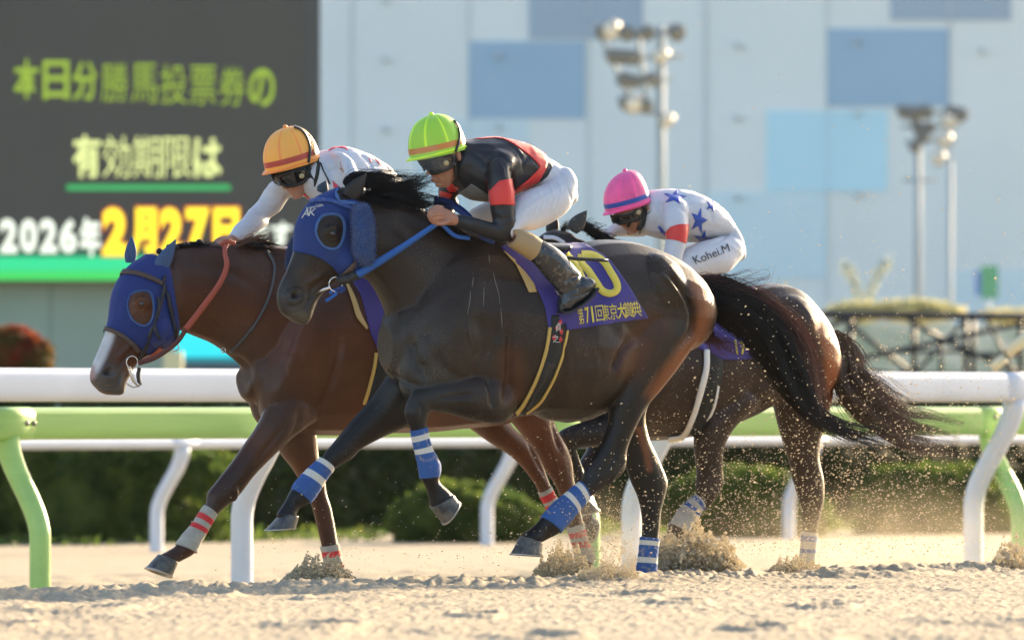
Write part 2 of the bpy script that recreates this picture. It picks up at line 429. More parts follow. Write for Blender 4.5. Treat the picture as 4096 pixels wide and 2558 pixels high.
# ------------------------------------------------------------------ ground
def zt(X, Y):
    t = Y - 1.185 * X
    a = np.clip((t - 39.7) / 9, 0, 1); a = a * a * (3 - 2 * a)
    b = np.clip((t - 50) / 25, 0, 1)
    return -.24 * a - .18 * b
def vnoise(x, y, seed):
    """value noise on a lattice"""
    r = np.random.default_rng(seed); T = r.random((256, 256)); xi = np.floor(x).astype(int); yi = np.floor(y).astype(int)
    fx = x - xi; fy = y - yi; fx = fx * fx * (3 - 2 * fx); fy = fy * fy * (3 - 2 * fy); g = lambda i, j: T[(xi + i) % 256, (yi + j) % 256]
    return (g(0, 0) * (1 - fx) + g(1, 0) * fx) * (1 - fy) + (g(0, 1) * (1 - fx) + g(1, 1) * fx) * fy - .5
def ground_bumps(X, Y):
    h = .006 * vnoise(X * 5, Y * 4, 1) + .005 * vnoise(X * 19, Y * 9, 2) + .007 * vnoise(X * 41, Y * 16, 3) + .011 * vnoise(X * 78, Y * 21, 13) + .035 * vnoise(X * .9, Y * .6, 4)
    n = vnoise(X * 2.3, Y * 1.1, 5); h += -.05 * np.clip(n - .22, 0, 1) * 2
    # clods thrown up
    c = np.clip(vnoise(X * 11, Y * 6, 6) - .22, 0, 1); m = np.clip(vnoise(X * 1.3, Y * .5, 8) + .15, 0, 1)
    h += c * .06 * m
    t = Y - 1.185 * X
    rim = np.exp(-((t - 39.5) / 1.2) ** 2); h += rim * (.012 + .03 * np.clip(vnoise(X * 9, Y * 7, 9), 0, 1) + .045 * np.clip(vnoise(X * 27, Y * 11, 19), -.2, 1) * (1 + 1.5 * vnoise(X * 2, Y, 29)) + .03 * vnoise(X * 2.2, Y * 2, 10))
    far = np.clip((t - 44) / 3, 0, 1); h = h * (1 - far * .75) + far * .030 * np.sin(t * 3.1 + 3 * vnoise(X * .7, Y * .7, 11)) * (1 + 1.2 * vnoise(X * 6, Y * 5, 12)) * np.clip((62 - t) / 6, 0, 1)
    for fx, fy, s in PRINTS:      # hoof prints: a pit with a raised rim
        d2 = ((X - fx) / s) ** 2 + ((Y - fy) / (s * 2.2)) ** 2
        h += -.045 * np.exp(-d2) + .022 * np.exp(-(np.sqrt(d2) - 1.6) ** 2 / .18)
    return h
PRINTS = []
for x, y, s in ((300, 2445, .13), (1400, 2400, .12), (1260, 2510, .1), (2500, 2370, .12), (3540, 2300, .16), (820, 2380, .08), (2720, 2420, .07),
                (3980, 2490, .17), (500, 2330, .09), (1900, 2470, .06), (3050, 2520, .08), (3300, 2430, .07), (2150, 2540, .1), (30, 2500, .08)):
    r_ = ray(x, y); k = -CAMH / r_[2]; PRINTS.append((r_[0] * k, r_[1] * k, s))
xs = np.concatenate([-np.geomspace(400, 5.4, 26), np.linspace(-5.2, 5.2, 960), np.geomspace(5.4, 400, 26)])
ys = np.concatenate([np.linspace(-60, 16, 12), np.linspace(17, 30, 330), np.linspace(30.05, 47, 420), np.linspace(47.1, 62, 160), np.geomspace(62.5, 90, 30), np.geomspace(95, 1500, 16)])
GX, GY = np.meshgrid(xs, ys); fx = np.clip((5.2 - abs(GX)) * 2, 0, 1) * np.clip((GY - 16.5), 0, 1)
GZ = zt(GX, GY) + ground_bumps(GX, GY) * fx
nx, ny = len(xs), len(ys); i = np.arange(ny - 1)[:, None] * nx + np.arange(nx - 1)[None, :]
GF = np.stack([i, i + 1, i + nx + 1, i + nx], -1).reshape(-1, 4)
m_sand = mat('sand', (.365, .305, .215), rough=.95, spec=.2, var=.14, vscale=3, bump=.6, bscale=55, speck=((.16, .12, .08), 90, .86, .5))
tag(mesh('track_sand', np.stack([GX, GY, GZ], -1).reshape(-1, 3), GF, m_sand, smooth=True), kind='structure')

# ------------------------------------------------------------------ running rails
RY = 49.8
FR = Frame(0, 48.5, RY)
def rail(name, label, y_left, D0, rad, rb, base_px, side, m, far=False, overhang=.34, bolts=(), zb=None, pr=.062, flat=.82):
    fr = Frame(0, D0, RY); r = -fr.u; c0 = fr.P(0, y_left * 1.6919); z = c0[2]
    ref = c0 - r * 14
    L = 60 if not far else 90
    root = empty(name, (c0[0], c0[1], zt(c0[0], c0[1])), label, 'rail')
    n = 40; sq = .62 if not far else 1; V = []; F = []; ks = np.linspace(-14, L, 8)
    for k in ks:
        for j in range(n):
            t = 2 * math.pi * j / n; ct, st_ = math.cos(t), math.sin(t); ct = math.copysign(abs(ct) ** sq, ct); st_ = math.copysign(abs(st_) ** sq, st_); V.append(c0 + r * k + fr.n * ct * rad * flat + np.array([0, 0, st_ * rad]))
    for a in range(len(ks) - 1):
        for j in range(n): F.append((a * n + j, a * n + (j + 1) % n, (a + 1) * n + (j + 1) % n, (a + 1) * n + j))
    mesh('rail_tube', V, F, m, root)
    for x in base_px:
        q = fr.P(x * 1.6919, 1616, 0); q[2] = 0; off = side * overhang        # rail point above this post
        b = q.copy(); zb_ = zt(b[0], b[1]) - .05
        pts = []
        H = z - rad * .8 - zb_
        for f in np.linspace(0, 1, 22):
            g = np.clip((f - .38) / .62, 0, 1); g = g * g * (3 - 2 * g)
            pts.append([b[0] - fr.n[0] * off * (1 - g), b[1] - fr.n[1] * off * (1 - g), zb_ + f * H])
        mesh('post', *cable(pts, [pr, pr, pr, pr * 1.02, pr * 1.15], 16), m, root)
        # saddle joint under the tube
        p = np.array([q[0], q[1], z]); JV = []
        for kk, g in ((-.16, .96), (-.155, 1.02), (.155, 1.02), (.16, .96)):
            for j in range(n):
                t = 2 * math.pi * j / n; ct, st_ = math.cos(t), math.sin(t); ct = math.copysign(abs(ct) ** sq, ct); st_ = math.copysign(abs(st_) ** sq, st_); JV.append(p + r * kk + fr.n * ct * rad * flat * g + np.array([0, 0, st_ * rad * g]))
        mesh('rail_joint', JV, [(a * n + j, a * n + (j + 1) % n, (a + 1) * n + (j + 1) % n, (a + 1) * n + j) for a in range(3) for j in range(n)], m, root)
    for (x, y) in bolts:
        p = fr.P(x * 1.6919, y * 1.6919, rad * flat * .98); d = fr.n
        mesh('bolt', *cable([p - d * .01, p + d * .012, p + d * .018], [.016, .016, .009], 10), mat('bolt_steel', (.25, .24, .22), rough=.35, metal=.7), root)
    return root
m_white = mat('white_rail_paint', (.63, .66, .71), rough=.42, var=.05, vscale=2.5, speck=((.45, .40, .33), 22, .93, .35))
m_green = mat('green_rail_paint', (.33, .56, .16), rough=.38, var=.08, vscale=4, stretch=(.3, .3, 3), speck=((.3, .33, .12), 14, .93, .3))
# rail point positions: for white posts the base sits left of and behind the tube
rail('running_rail', 'thick white tubular running rail, upper of the two rails behind the horses', 909, 48.5, .097, .1, (-330, 672, 1592, 2398), 1, m_white, pr=.066)
rail('running_rail', 'thick pale green tubular running rail just below the upper white rail', 1001, 48.95, .094, .1, (18, 1320, 2338), -1, m_green,
     bolts=((62, 1000), (79, 1000), (1331, 990), (1352, 990), (2352, 986), (2372, 986)), overhang=.26, pr=.062)
rail('running_rail', 'thin distant white rail low down in front of the hedge', 1050, 70, .043, .05, (-330, 432, 1212, 1925), 1, m_white, far=True, overhang=.3, pr=.058, flat=1)

# ------------------------------------------------------------------ greenery
def leafmat(name, c1, c2, tr=.5):
    m = bpy.data.materials.new(name); m.use_nodes = True; t = m.node_tree; N = t.nodes; L = t.links; p = N['Principled BSDF']
    tc = N.new('ShaderNodeTexCoord'); n = N.new('ShaderNodeTexNoise'); n.inputs['Scale'].default_value = 3.5; n.inputs['Detail'].default_value = 5
    L.new(tc.outputs['Object'], n.inputs['Vector']); r = N.new('ShaderNodeValToRGB'); r.color_ramp.elements[0].position = .35; r.color_ramp.elements[1].position = .68
    r.color_ramp.elements[0].color = (*c1, 1); r.color_ramp.elements[1].color = (*c2, 1); L.new(n.outputs[0], r.inputs[0])
    L.new(r.outputs[0], p.inputs['Base Color']); p.inputs['Roughness'].default_value = .7; p.inputs['Specular IOR Level'].default_value = .2
    tl = N.new('ShaderNodeBsdfTranslucent'); L.new(r.outputs[0], tl.inputs[0]); mx = N.new('ShaderNodeMixShader'); mx.inputs[0].default_value = tr
    L.new(p.outputs[0], mx.inputs[1]); L.new(tl.outputs[0], mx.inputs[2]); L.new(mx.outputs[0], N['Material Output'].inputs[0]); MATS[name] = m
    return m
def leaves(C, size, r, up=.3):
    n = len(C); a = r.normal(size=(n, 3)); a /= np.linalg.norm(a, axis=1, keepdims=True); b = np.cross(a, r.normal(size=(n, 3))); b /= np.linalg.norm(b, axis=1, keepdims=True)
    s = size * (.6 + .8 * r.random((n, 1)))
    V = np.stack([C - a * s, C + b * s * .5, C + a * s, C - b * s * .5], 1).reshape(-1, 3); F = np.arange(4 * n).reshape(-1, 4)
    return V, F
def bush(name, label, cat, T, D, rx, ry, rz, n, size, m, core=True, group=None, power=2.0, seed=0, stuff=False):
    """T: (x, y) of the centre in the 2421 view"""
    r = np.random.default_rng(seed + 50); fr = Frame(T[0] * 1.6919, D, 0); c = fr.P(T[0] * 1.6919, T[1] * 1.6919)
    d = r.normal(size=(n, 3)); d /= np.linalg.norm(d, axis=1, keepdims=True)
    if power > 2: d = np.sign(d) * abs(d) ** (2 / power) ; d /= (abs(d) ** power).sum(1, keepdims=True) ** (1 / power)
    lump = 1 + .20 * fbm(d, 3, seed) + .09 * fbm(d, 9, seed + 1)
    q = c + d * np.array([rx, ry, rz]) * (lump * (.8 + .22 * r.random(n)))[:, None]
    root = empty(name, (c[0], c[1], zt(c[0], c[1])), label, cat, group)
    mesh('foliage', *leaves(q, size, r), m, root, smooth=False)
    if core:
        th, ph = np.meshgrid(np.linspace(0, 2 * math.pi, 24, endpoint=False), np.linspace(.05, math.pi - .05, 14)); dd = np.stack([np.sin(ph) * np.cos(th), np.sin(ph) * np.sin(th), np.cos(ph)], -1).reshape(-1, 3)
        if power > 2: dd = np.sign(dd) * abs(dd) ** (2 / power); dd /= (abs(dd) ** power).sum(1, keepdims=True) ** (1 / power)
        i = np.arange(13)[:, None] * 24 + np.arange(24)[None, :]; i2 = np.arange(13)[:, None] * 24 + (np.arange(24)[None, :] + 1) % 24
        mesh('branches', c + dd * np.array([rx, ry, rz]) * .8, np.stack([i, i2, i2 + 24, i + 24], -1).reshape(-1, 4), m, root)
    return root
lf_dark = leafmat('hedge_leaf', (.010, .022, .008), (.03, .06, .014), .3)
lf_mid = leafmat('shrub_leaf', (.035, .075, .016), (.15, .20, .035), .55)
lf_red = leafmat('red_leaf', (.30, .035, .02), (.10, .13, .03), .5)
lf_dry = leafmat('dry_leaf', (.38, .40, .20), (.66, .60, .34), .5)
# long clipped hedge, parallel to the rails
fh = Frame(0, 80, RY); hr = -fh.u; r0 = fh.P(0, 1616); N_ = 70000
hq = r0 + np.outer(rng.uniform(-8, 30, N_), hr) + np.outer(rng.uniform(-.9, .6, N_), fh.n); hz = rng.uniform(-.5, 1, N_) ; hq[:, 2] = -.35 + 1.32 * np.clip(rng.random(N_), 0, 1) + .07 * fbm(hq, 2.4, 3)
hroot = empty('hedge', (r0[0], r0[1], -.42), 'long dark clipped hedge behind the thin distant rail', 'hedge')
mesh('foliage', *leaves(hq, .075, rng), lf_dark, hroot, smooth=False)
c_ = r0 + hr * 11; mesh('branches', *boxm((c_[0], c_[1], .18) - fh.n * .3, 38, 1.0, 1.2, math.atan2(hr[1], hr[0])), lf_dark, hroot)
bush('shrub', 'bushy shrub at far left before the hedge, right edge glowing in the sun', 'shrub', (170, 1185), 77, 1.35, .5, .58, 16000, .05, lf_mid, power=3.4, seed=1)
bush('shrub', 'low round clipped shrub seen between the legs of the bay and the dark horse', 'shrub', (1110, 1232), 77, .72, .6, .36, 9000, .04, lf_mid, seed=2)
bush('shrub', 'low round clipped shrub seen under the belly of the rear horse', 'shrub', (1760, 1215), 80, .85, .6, .42, 9000, .04, lf_mid, seed=3)
bush('shrub', 'low spreading shrub near the curved post at far right', 'shrub', (2210, 1195), 82, .85, .6, .45, 9000, .04, lf_mid, seed=4)
bush('shrub', 'reddish leaved shrub above the white rail at the left edge', 'shrub', (18, 838), 84, .46, .3, .30, 5000, .035, lf_red, seed=5)
# weeds at the foot of the hedge: nobody could count them
wq = []
for k in range(9000):
    t = rng.uniform(-8, 26); p = r0 + hr * t + fh.n * rng.uniform(1.3, 4.2); g = vnoise(np.array([t * 2.3]), np.array([p[1]]), 21)[0]
    if g > -.05: wq.append([p[0], p[1], zt(p[0], p[1]) + rng.random() * (.02 + .22 * max(0, g))])
tag(mesh('ground_weeds', *leaves(np.array(wq), .045, rng), lf_mid, smooth=False), 'low weeds growing along the foot of the hedge', 'weeds', kind='stuff')

# ------------------------------------------------------------------ lattice fence and bank
fe = Frame(2000 * 1.6919, 96, 12); er = -fe.u
froot = empty('lattice_fence', (fe.P(2000 * 1.6919, 1616)[0], 96, -.42), 'black lattice metal fence above the white rail at right', 'fence')
m_blk = mat('black_metal', (.012, .014, .018), rough=.5)
def bar(a, b, r, name='fence_bar', rt=froot, m=m_blk, f=fe):
    mesh(name, *cable([f.P(a[0] * 1.6919, a[1] * 1.6919), f.P(b[0] * 1.6919, b[1] * 1.6919)], r, 8), m, rt)
bar((1850, 743), (2560, 749), .045, 'top_rail')
for a_, b_ in (((2040, 746), (1900, 886)), ((2290, 746), (2160, 886)), ((2225, 800), (2225, 886)), ((2100, 830), (2300, 830)), ((2330, 750), (2400, 886))): bar(a_, b_, .022, 'brace')
bar((1850, 883), (2560, 889), .04, 'bottom_rail')
for x in (1900, 2010, 2160, 2282, 2300, 2412, 2530): bar((x, 746), (x + 1, 886), .03, 'picket')
for a, b in (((1985, 748), (2160, 885)), ((2140, 748), (2225, 800)), ((1930, 870), (2412, 765)), ((2225, 800), (2420, 885)), ((1900, 800), (2010, 748)), ((2282, 838), (2420, 838)), ((2420, 765), (2560, 850)), ((1860, 748), (1985, 885)), ((2412, 765), (2412, 885))):
    bar(a, b, .03, 'brace')
m_tan = mat('dry_grass', (.78, .70, .48), rough=.95, col2=(.42, .43, .26), vscale=1.6)
fb = Frame(2000 * 1.6919, 112, 8)
P0 = fb.P(1500 * 1.6919, 760 * 1.6919); P1 = fb.P(3000 * 1.6919, 764 * 1.6919); gz = -.6; back = -fb.n * 6
V = [P0 * [1, 1, 0] + [0, 0, gz], P1 * [1, 1, 0] + [0, 0, gz], P1 * [1, 1, 0] + back * .3 + [0, 0, P1[2]], P0 * [1, 1, 0] + back * .3 + [0, 0, P0[2]], P1 * [1, 1, 0] + back + [0, 0, gz], P0 * [1, 1, 0] + back + [0, 0, gz]]
tag(mesh('grass_bank', V, [(0, 1, 2, 3), (3, 2, 4, 5)], m_tan, smooth=False), kind='structure')
for i_, (x, y, rx, rz, lb) in enumerate(((2030, 738, .45, .13, 'yellowing bush top nearest the rear horse, above the lattice fence'), (2160, 736, .6, .14, 'widest yellowing bush top above the lattice fence'),
                                     (2385, 746, .4, .08, 'low yellowing bush top at the right edge above the lattice fence'))):
    bush('bush', lb, 'bush', (x, y), 116, rx, .5, rz, 3000, .05, lf_dry, seed=10 + i_)
m_pl = mat('plume', (.56, .62, .60), rough=.9)
for pts, lb in ((((2035, 740), (2028, 690), (2012, 650), (1998, 628)), 'pale leaning reed plume left of its twin above the fence'), (((2052, 745), (2058, 700), (2075, 650), (2098, 618)), 'pale leaning reed plume right of its twin above the fence')):
    f_ = Frame(2048 * 1.6919, 118, 0); c3 = [f_.P(x * 1.6919, y * 1.6919) for x, y in pts]; c3 = cr(c3, 6); rt = empty('reed_plume', (c3[0][0], c3[0][1], 0), lb, 'reed', 'reed plumes above the lattice fence')
    q = np.repeat(c3, 60, 0) + rng.normal(size=(len(c3) * 60, 3)) * np.linspace(.02, .035, len(c3)).repeat(60)[:, None]
    mesh('stem', *cable([[c3[0][0], c3[0][1], -.4], *c3.tolist()], .02, 6), m_pl, rt); mesh('plume_head', *leaves(q, .035, rng), m_pl, rt, smooth=False)
f_ = Frame(2421 * 1.6919, 60, 0)
rt = empty('jointed_pole', f_.P(2390 * 1.6919, 1560), 'cream jointed pole slanting in at the right edge above the white rail', 'pole')
m_cr = mat('cream_paint', (.78, .66, .42), rough=.5)
mesh('lower_rod', *cable([f_.P(x * 1.6919, y * 1.6919) for x, y in ((2347, 870), (2376, 844))], .036, 10), m_cr, rt)
mesh('upper_rod', *cable([f_.P(x * 1.6919, y * 1.6919) for x, y in ((2382, 836), (2450, 775))], .042, 10), m_cr, rt)

# ------------------------------------------------------------------ building
fw = Frame(1500 * 1.6919, 150, -7)
m_wall = mat('pale_wall_cladding', (.82, .85, .80), rough=.75, var=.03, vscale=.4)
wroot = empty('building', (fw.P(1500 * 1.6919, 1616)[0], 150, -.6), 'huge pale building wall with scattered blue panels filling the background', 'building')
def quad(fr, x0, y0, x1, y1, off, depth, k=1.6919):
    a, b, c, d = fr.P(x0 * k, y1 * k, off), fr.P(x1 * k, y1 * k, off), fr.P(x1 * k, y0 * k, off), fr.P(x0 * k, y0 * k, off)
    e = [p - fr.n * depth for p in (a, b, c, d)]
    return [a, b, c, d] + e, [(0, 1, 2, 3), (7, 6, 5, 4), (0, 4, 5, 1), (1, 5, 6, 2), (2, 6, 7, 3), (3, 7, 4, 0)]
V, F = quad(fw, -300, -950, 3400, 1100, 0, 8)
V = np.array(V); V[[0, 1, 4, 5], 2] = -1.2; mesh('wall', V, F, m_wall, wroot, smooth=False)
cols = {'slate': (.40, .49, .56), 'steel': (.37, .52, .64), 'sky': (.57, .83, .90), 'pale': (.68, .80, .81), 'faint': (.67, .81, .83)}
for x0, y0, x1, y1, c in ((1250, -120, 1520, 92, 'slate'), (1110, 98, 1382, 280, 'steel'), (985, 285, 1250, 462, 'pale'), (2105, -130, 2390, 48, 'slate'), (1955, 68, 2242, 252, 'steel'),
                          (1812, 262, 2098, 452, 'sky'), (1665, 455, 1955, 660, 'faint'), (1530, 662, 1812, 860, 'pale'), (2245, 640, 2530, 840, 'pale'), (840, 470, 1108, 650, 'faint')):
    mesh('wall_panel', *quad(fw, x0, y0, x1, y1, .03, .028), mat('panel_' + c, cols[c], rough=.7, var=.03, vscale=.5), wroot, smooth=False)
m_seam = mat('wall_seam', (.62, .66, .66), rough=.8)
for x, wd_ in ((1108, 2.5), (1668, 7), (2245, 4), (830, 2), (1390, 1.5), (1955, 1.5), (2530, 4)): mesh('wall_seam', *quad(fw, x - wd_ / 2, -940, x + wd_ / 2, 900, .05, .046), m_seam, wroot, smooth=False)
for y in ():
    mesh('wall_seam', *quad(fw, 760, y - .5, 2900, y + .5, .056, .05), mat('thin_seam', (.48, .55, .58), rough=.8), wroot, smooth=False)
for x, y in ((912, 2), (912, 141), (912, 306), (1745, 108), (1745, 278), (1745, 466), (1178, 130), (2025, 98), (2028, 268), (2030, 460), (1455, 125), (1180, 300), (2320, 120), (1180, 466)):
    p = fw.P(x * 1.6919, y * 1.6919, .05); mesh('wall_lamp', *cable([p, p + fw.n * .12, p + fw.n * .16], [.055, .05, .03], 10), mat('lamp_grey', (.60, .64, .63), rough=.4), wroot)
# green sign box on the wall base
f_ = Frame(2340 * 1.6919, 125, 0); rt = empty('sign', f_.P(2340 * 1.6919, 1500), 'small green sign board with a blue edge near the right edge', 'sign')
mesh('board', *quad(f_, 2320, 628, 2360, 705, 0, .1), mat('sign_green', (.10, .36, .20), rough=.5), rt, smooth=False)
mesh('edge_strip', *quad(f_, 2306, 640, 2319, 698, 0, .1), mat('sign_blue', (.12, .22, .55), rough=.5), rt, smooth=False)
mesh('sign_post', *cable([f_.P(2336 * 1.6919, 705 * 1.6919), f_.P(2336 * 1.6919, 705 * 1.6919) * [1, 1, 0] + [0, 0, -.5]], .04, 8), m_seam, rt)

# ------------------------------------------------------------------ floodlight towers
m_mast = mat('galvanised_mast', (.34, .40, .42), rough=.6); m_lamp = mat('flood_lamp_housing', (.20, .21, .20), rough=.4, metal=.3); m_glass = mat('flood_lamp_glass', (.75, .70, .58), rough=.1, spec=.8)
def tower(label, D, mx, ytop, arms, lamps, r0_, sc_):
    f = Frame(mx * 1.6919, D, 0); k = 1.6919; b = f.P(mx * k, 1616); rt = empty('floodlight_tower', (b[0], b[1], -.6), label, 'floodlight', 'floodlight towers in front of the pale building')
    top = f.P(mx * k, ytop * k); mesh('mast', *cable([[b[0], b[1], -.6], top * [1, 1, 0] + [0, 0, top[2] * .6], top], [r0_, r0_ * .8, r0_ * .6], 14), m_mast, rt)
    for (xa, ya, xb, yb) in arms: mesh('cross_arm', *cable([f.P(xa * k, ya * k), f.P(xb * k, yb * k)], .035 * sc_, 8), m_mast, rt)
    for (x, y, s, g) in lamps:
        p = f.P(x * k, y * k, .12); d = np.array([-.25 if g else .3, -.9, -.25]); d /= np.linalg.norm(d)
        o = mesh('flood_lamp', *cable([p - d * .16 * s, p - d * .12 * s, p + d * .03 * s, p + d * .10 * s], [.04 * s, .085 * s, .11 * s, .12 * s], 14), m_lamp, rt)
        mesh('lamp_glass', *cable([p + d * .102 * s, p + d * .12 * s], [.11 * s, .10 * s], 14), m_glass if g else m_lamp, o) if 0 else mesh('lamp_glass', *cable([p + d * .102 * s, p + d * .12 * s], [.11 * s, .10 * s], 14), m_glass if g else m_lamp, rt)
tower('larger floodlight tower with stepped rows of lamps behind the two middle jockeys', 122, 1562, 60,
      ((1408, 80, 1615, 78), (1440, 140, 1615, 132), (1455, 196, 1590, 186), (1468, 246, 1592, 282), (1415, 80, 1500, 250), (1508, 80, 1530, 262)),
      ((1422, 72, 1, 0), (1446, 68, 1.25, 1), (1478, 76, 1, 0), (1526, 75, 1, 0), (1596, 74, 1.1, 0), (1446, 130, 1, 0), (1470, 132, 1, 0), (1492, 134, 1, 0), (1566, 130, 1, 1), (1474, 186, 1, 0), (1496, 190, .9, 0), (1540, 186, .9, 0),
       (1478, 242, 1, 0), (1500, 244, 1.2, 1), (1522, 248, 1, 0), (1580, 282, .9, 1)), .085, .9)
tower('smaller floodlight tower further right', 132, 2170, 268, ((2120, 268, 2285, 268), (2130, 300, 2270, 296), (2140, 335, 2262, 330), (2135, 425, 2215, 425)),
      ((2135, 262, 1, 0), (2158, 266, 1.1, 0), (2185, 262, 1, 0), (2250, 264, 1, 0), (2268, 268, 1, 0), (2246, 282, 1.1, 1), (2168, 300, .9, 0), (2178, 322, .9, 0), (2236, 328, 1.1, 1), (2160, 345, .8, 0), (2222, 372, 1, 1), (2195, 300, .8, 0)), .075, .8)
f_ = Frame(2245 * 1.6919, 128, 0); rt = empty('lamp_post', f_.P(2245 * 1.6919, 1616) * [1, 1, 0] - [0, 0, .6], 'thin grey pole beside the smaller floodlight tower', 'pole')
mesh('pole_shaft', *cable([f_.P(2245 * 1.6919, 1616) * [1, 1, 0] - [0, 0, .6], f_.P(2247 * 1.6919, 380 * 1.6919)], .035, 8), m_mast, rt)

# ------------------------------------------------------------------ big screen
fs = Frame(300 * 1.6919, 100, 30)
sroot = empty('video_screen', fs.P(300 * 1.6919, 1616) * [1, 1, 0] - [0, 0, .6], 'big dark video board with yellow and white Japanese lettering at left', 'screen')
mesh('screen_housing', *quad(fs, -900, -700, 757, 664, 0, 1.2), mat('screen_housing_paint', (.06, .07, .07), rough=.6), sroot, smooth=False)
mesh('screen_face', *quad(fs, -880, -660, 718, 606, .03, .027), mat('screen_black', (.024, .027, .026), rough=.5, emit=(.075, .08, .072), es=.1, var=.1, vscale=.8), sroot, smooth=False)
def led(name, c, s): return mat(name, (.02, .02, .02), emit=c, es=s)
def text_on(fr, txt, x0, y0, x1, y1, m, off=.05, bold=.03, slope=0, nm='lettering'):
    k = 1.6919; P, T = glyphs(txt, 0, 0, 0, 0, bold, quad=((x0, y0), (x1, y0 + slope), (x1, y1 + slope), (x0, y1)))
    return mesh(nm, [fr.P(x * k, y * k, off) for x, y in P], T, m, sroot, smooth=False)
c1 = led('led_lime', (.30, .46, .03), .36); c2 = led('led_cream', (.72, .80, .30), .46); c3 = led('led_white', (.78, .85, .72), .5); c4 = led('led_yellow', (1.0, .80, .02), .55); c5 = led('led_red', (.5, .03, .02), .6)
for i_, ch in enumerate('本日分勝馬投票券の'):
    x = 32 + i_ * 69.5; text_on(fs, ch, x, 140 + i_ * 2.6, x + 62, 234 + i_ * 2.4, c1, bold=(0 if ch in '勝馬投票券' else .025))
for i_, ch in enumerate('有効期限は'):
    x = 172 + i_ * 71.5; text_on(fs, ch, x, 318 + i_ * 2, x + 66, 420, c2, bold=(0 if ch in '効期限' else .028))
mesh('underline', *quad(fs, 158, 436, 545, 450, .05, .01), led('led_green', (.02, .30, .08), .5), sroot, smooth=False)
for i_, ch in enumerate('2026年'):
    x = 0 + i_ * 47; text_on(fs, ch, x, 517 - (i_ == 4) * 4, x + (41 if i_ < 4 else 50), 598 + (i_ == 4) * 8, c3, bold=.045)
xx = 0
for ch, x, x2 in (('2', 243, 300), ('月', 308, 370), ('2', 378, 432), ('7', 440, 495), ('日', 505, 565)):
    text_on(fs, ch, x - 3, 487, x2 + 3, 607, c5, .045, .075); text_on(fs, ch, x, 491, x2, 603, c4, .06, .05)
text_on(fs, 'で', 590, 525, 632, 590, c3, bold=.035); text_on(fs, 'す', 640, 525, 690, 588, c3, bold=.035)
mesh('green_band', *quad(fs, -880, 607, 740, 640, .04, .03), led('led_band', (.01, .42, .17), .62), sroot, smooth=False)
mesh('green_band', *quad(fs, -880, 640.5, 740, 662, .045, .03), led('led_band_low', (.03, .45, .08), .55), sroot, smooth=False)
for a_, b_ in (((-880), 560),):
    mesh('status_bar', *quad(fs, a_, 592, 740, 606.4, .038, .03), led('led_dark_green', (.01, .14, .07), .4), sroot, smooth=False)
m_base = mat('grey_green_panels', (.24, .33, .29), rough=.7, var=.06, vscale=.7)
mesh('plinth', *quad(fs, -900, 665, 900, 1050, -.35, .8), m_base, sroot, smooth=False)
for x in (120, 275, 430, 560): mesh('plinth_seam', *quad(fs, x, 670, x + 3, 930, -.34, .008), mat('seam_green', (.17, .24, .20)), sroot, smooth=False)
f_ = Frame(500 * 1.6919, 93, 20); rt = empty('kiosk', f_.P(490 * 1.6919, 1616), 'low stand with a bright cyan panel seen below the neck of the bay horse', 'stand')
mesh('cyan_panel', *quad(f_, 430, 760, 640, 843, 0, .3), mat('glowing_cyan_paint', (.03, .62, .70), rough=.5, emit=(.02, .6, .68), es=.25), rt, smooth=False)  # painted panel, emission added so it glows by itself
mesh('teal_edge', *quad(f_, 430, 843.5, 640, 856, 0, .3), mat('teal_paint', (.02, .38, .45), rough=.5), rt, smooth=False)
mesh('dark_base', *quad(f_, 432, 856.5, 640, 900, 0, .3), mat('slate_paint', (.06, .10, .13), rough=.5), rt, smooth=False)
f_ = Frame(400 * 1.6919, 91, 0)
tag(mesh('pillar', *quad(f_, 386, 830, 431, 960, 0, .2), mat('cream_pillar', (.66, .62, .36), rough=.6), smooth=False, origin=f_.P(400 * 1.6919, 1616)), 'short cream pillar just left of the cyan panel', 'pillar')


# ------------------------------------------------------------------ horses
def coat(name, rough, spec, speck, sheen=.0, bump=.38):
    return mat(name, (.05, .03, .02), rough=rough, spec=spec, vcol=True, var=.22, vscale=5, bump=bump, bscale=140, speck=speck, sheen=sheen, coat=.22)
SANDC = (.34, .28, .20)
m_coatA = coat('black_brown_coat', .5, .22, (SANDC, 170, .90, .26))
m_coatB = coat('bay_coat', .48, .25, (SANDC, 170, .93, .28))
m_coatC = coat('dusty_brown_coat', .55, .2, (SANDC, 110, .88, .35))
m_hairblk = mat('black_hair', (.006, .005, .0045), rough=.5, spec=.3); m_hairbrn = mat('brown_black_hair', (.085, .030, .018), rough=.5, spec=.3); m_hairdust = mat('dusty_hair', (.075, .040, .022), rough=.5, spec=.5, speck=(SANDC, 90, .86, .5))
m_eye = mat('wet_eye', (.006, .004, .003), rough=.05, spec=.9)
m_hoof = mat('hoof_horn', (.035, .038, .042), rough=.4, col2=(.13, .12, .10), vscale=22, bump=.3, bscale=50)
m_shoe = mat('horse_shoe_metal', (.42, .40, .37), rough=.45, metal=.5)
m_bw = mat('white_bandage', (.60, .57, .50), rough=.85, bump=.4, bscale=70, var=.06)
m_bwd = mat('dirty_white_bandage', (.42, .385, .32), rough=.9, bump=.5, bscale=60, var=.15, vscale=20)
m_bb = mat('blue_bandage', (.030, .095, .29), rough=.8, bump=.4, bscale=70, var=.12, vscale=14, speck=(SANDC, 34, .84, .5)); m_br = mat('red_bandage', (.62, .035, .035), rough=.75, bump=.2)
m_hood = mat('blue_hood_mesh', (.008, .028, .17), rough=.75, bump=.5, bscale=260, var=.12, vscale=6, sheen=.1); m_hoodrim = mat('light_blue_trim', (.06, .13, .30), rough=.8)
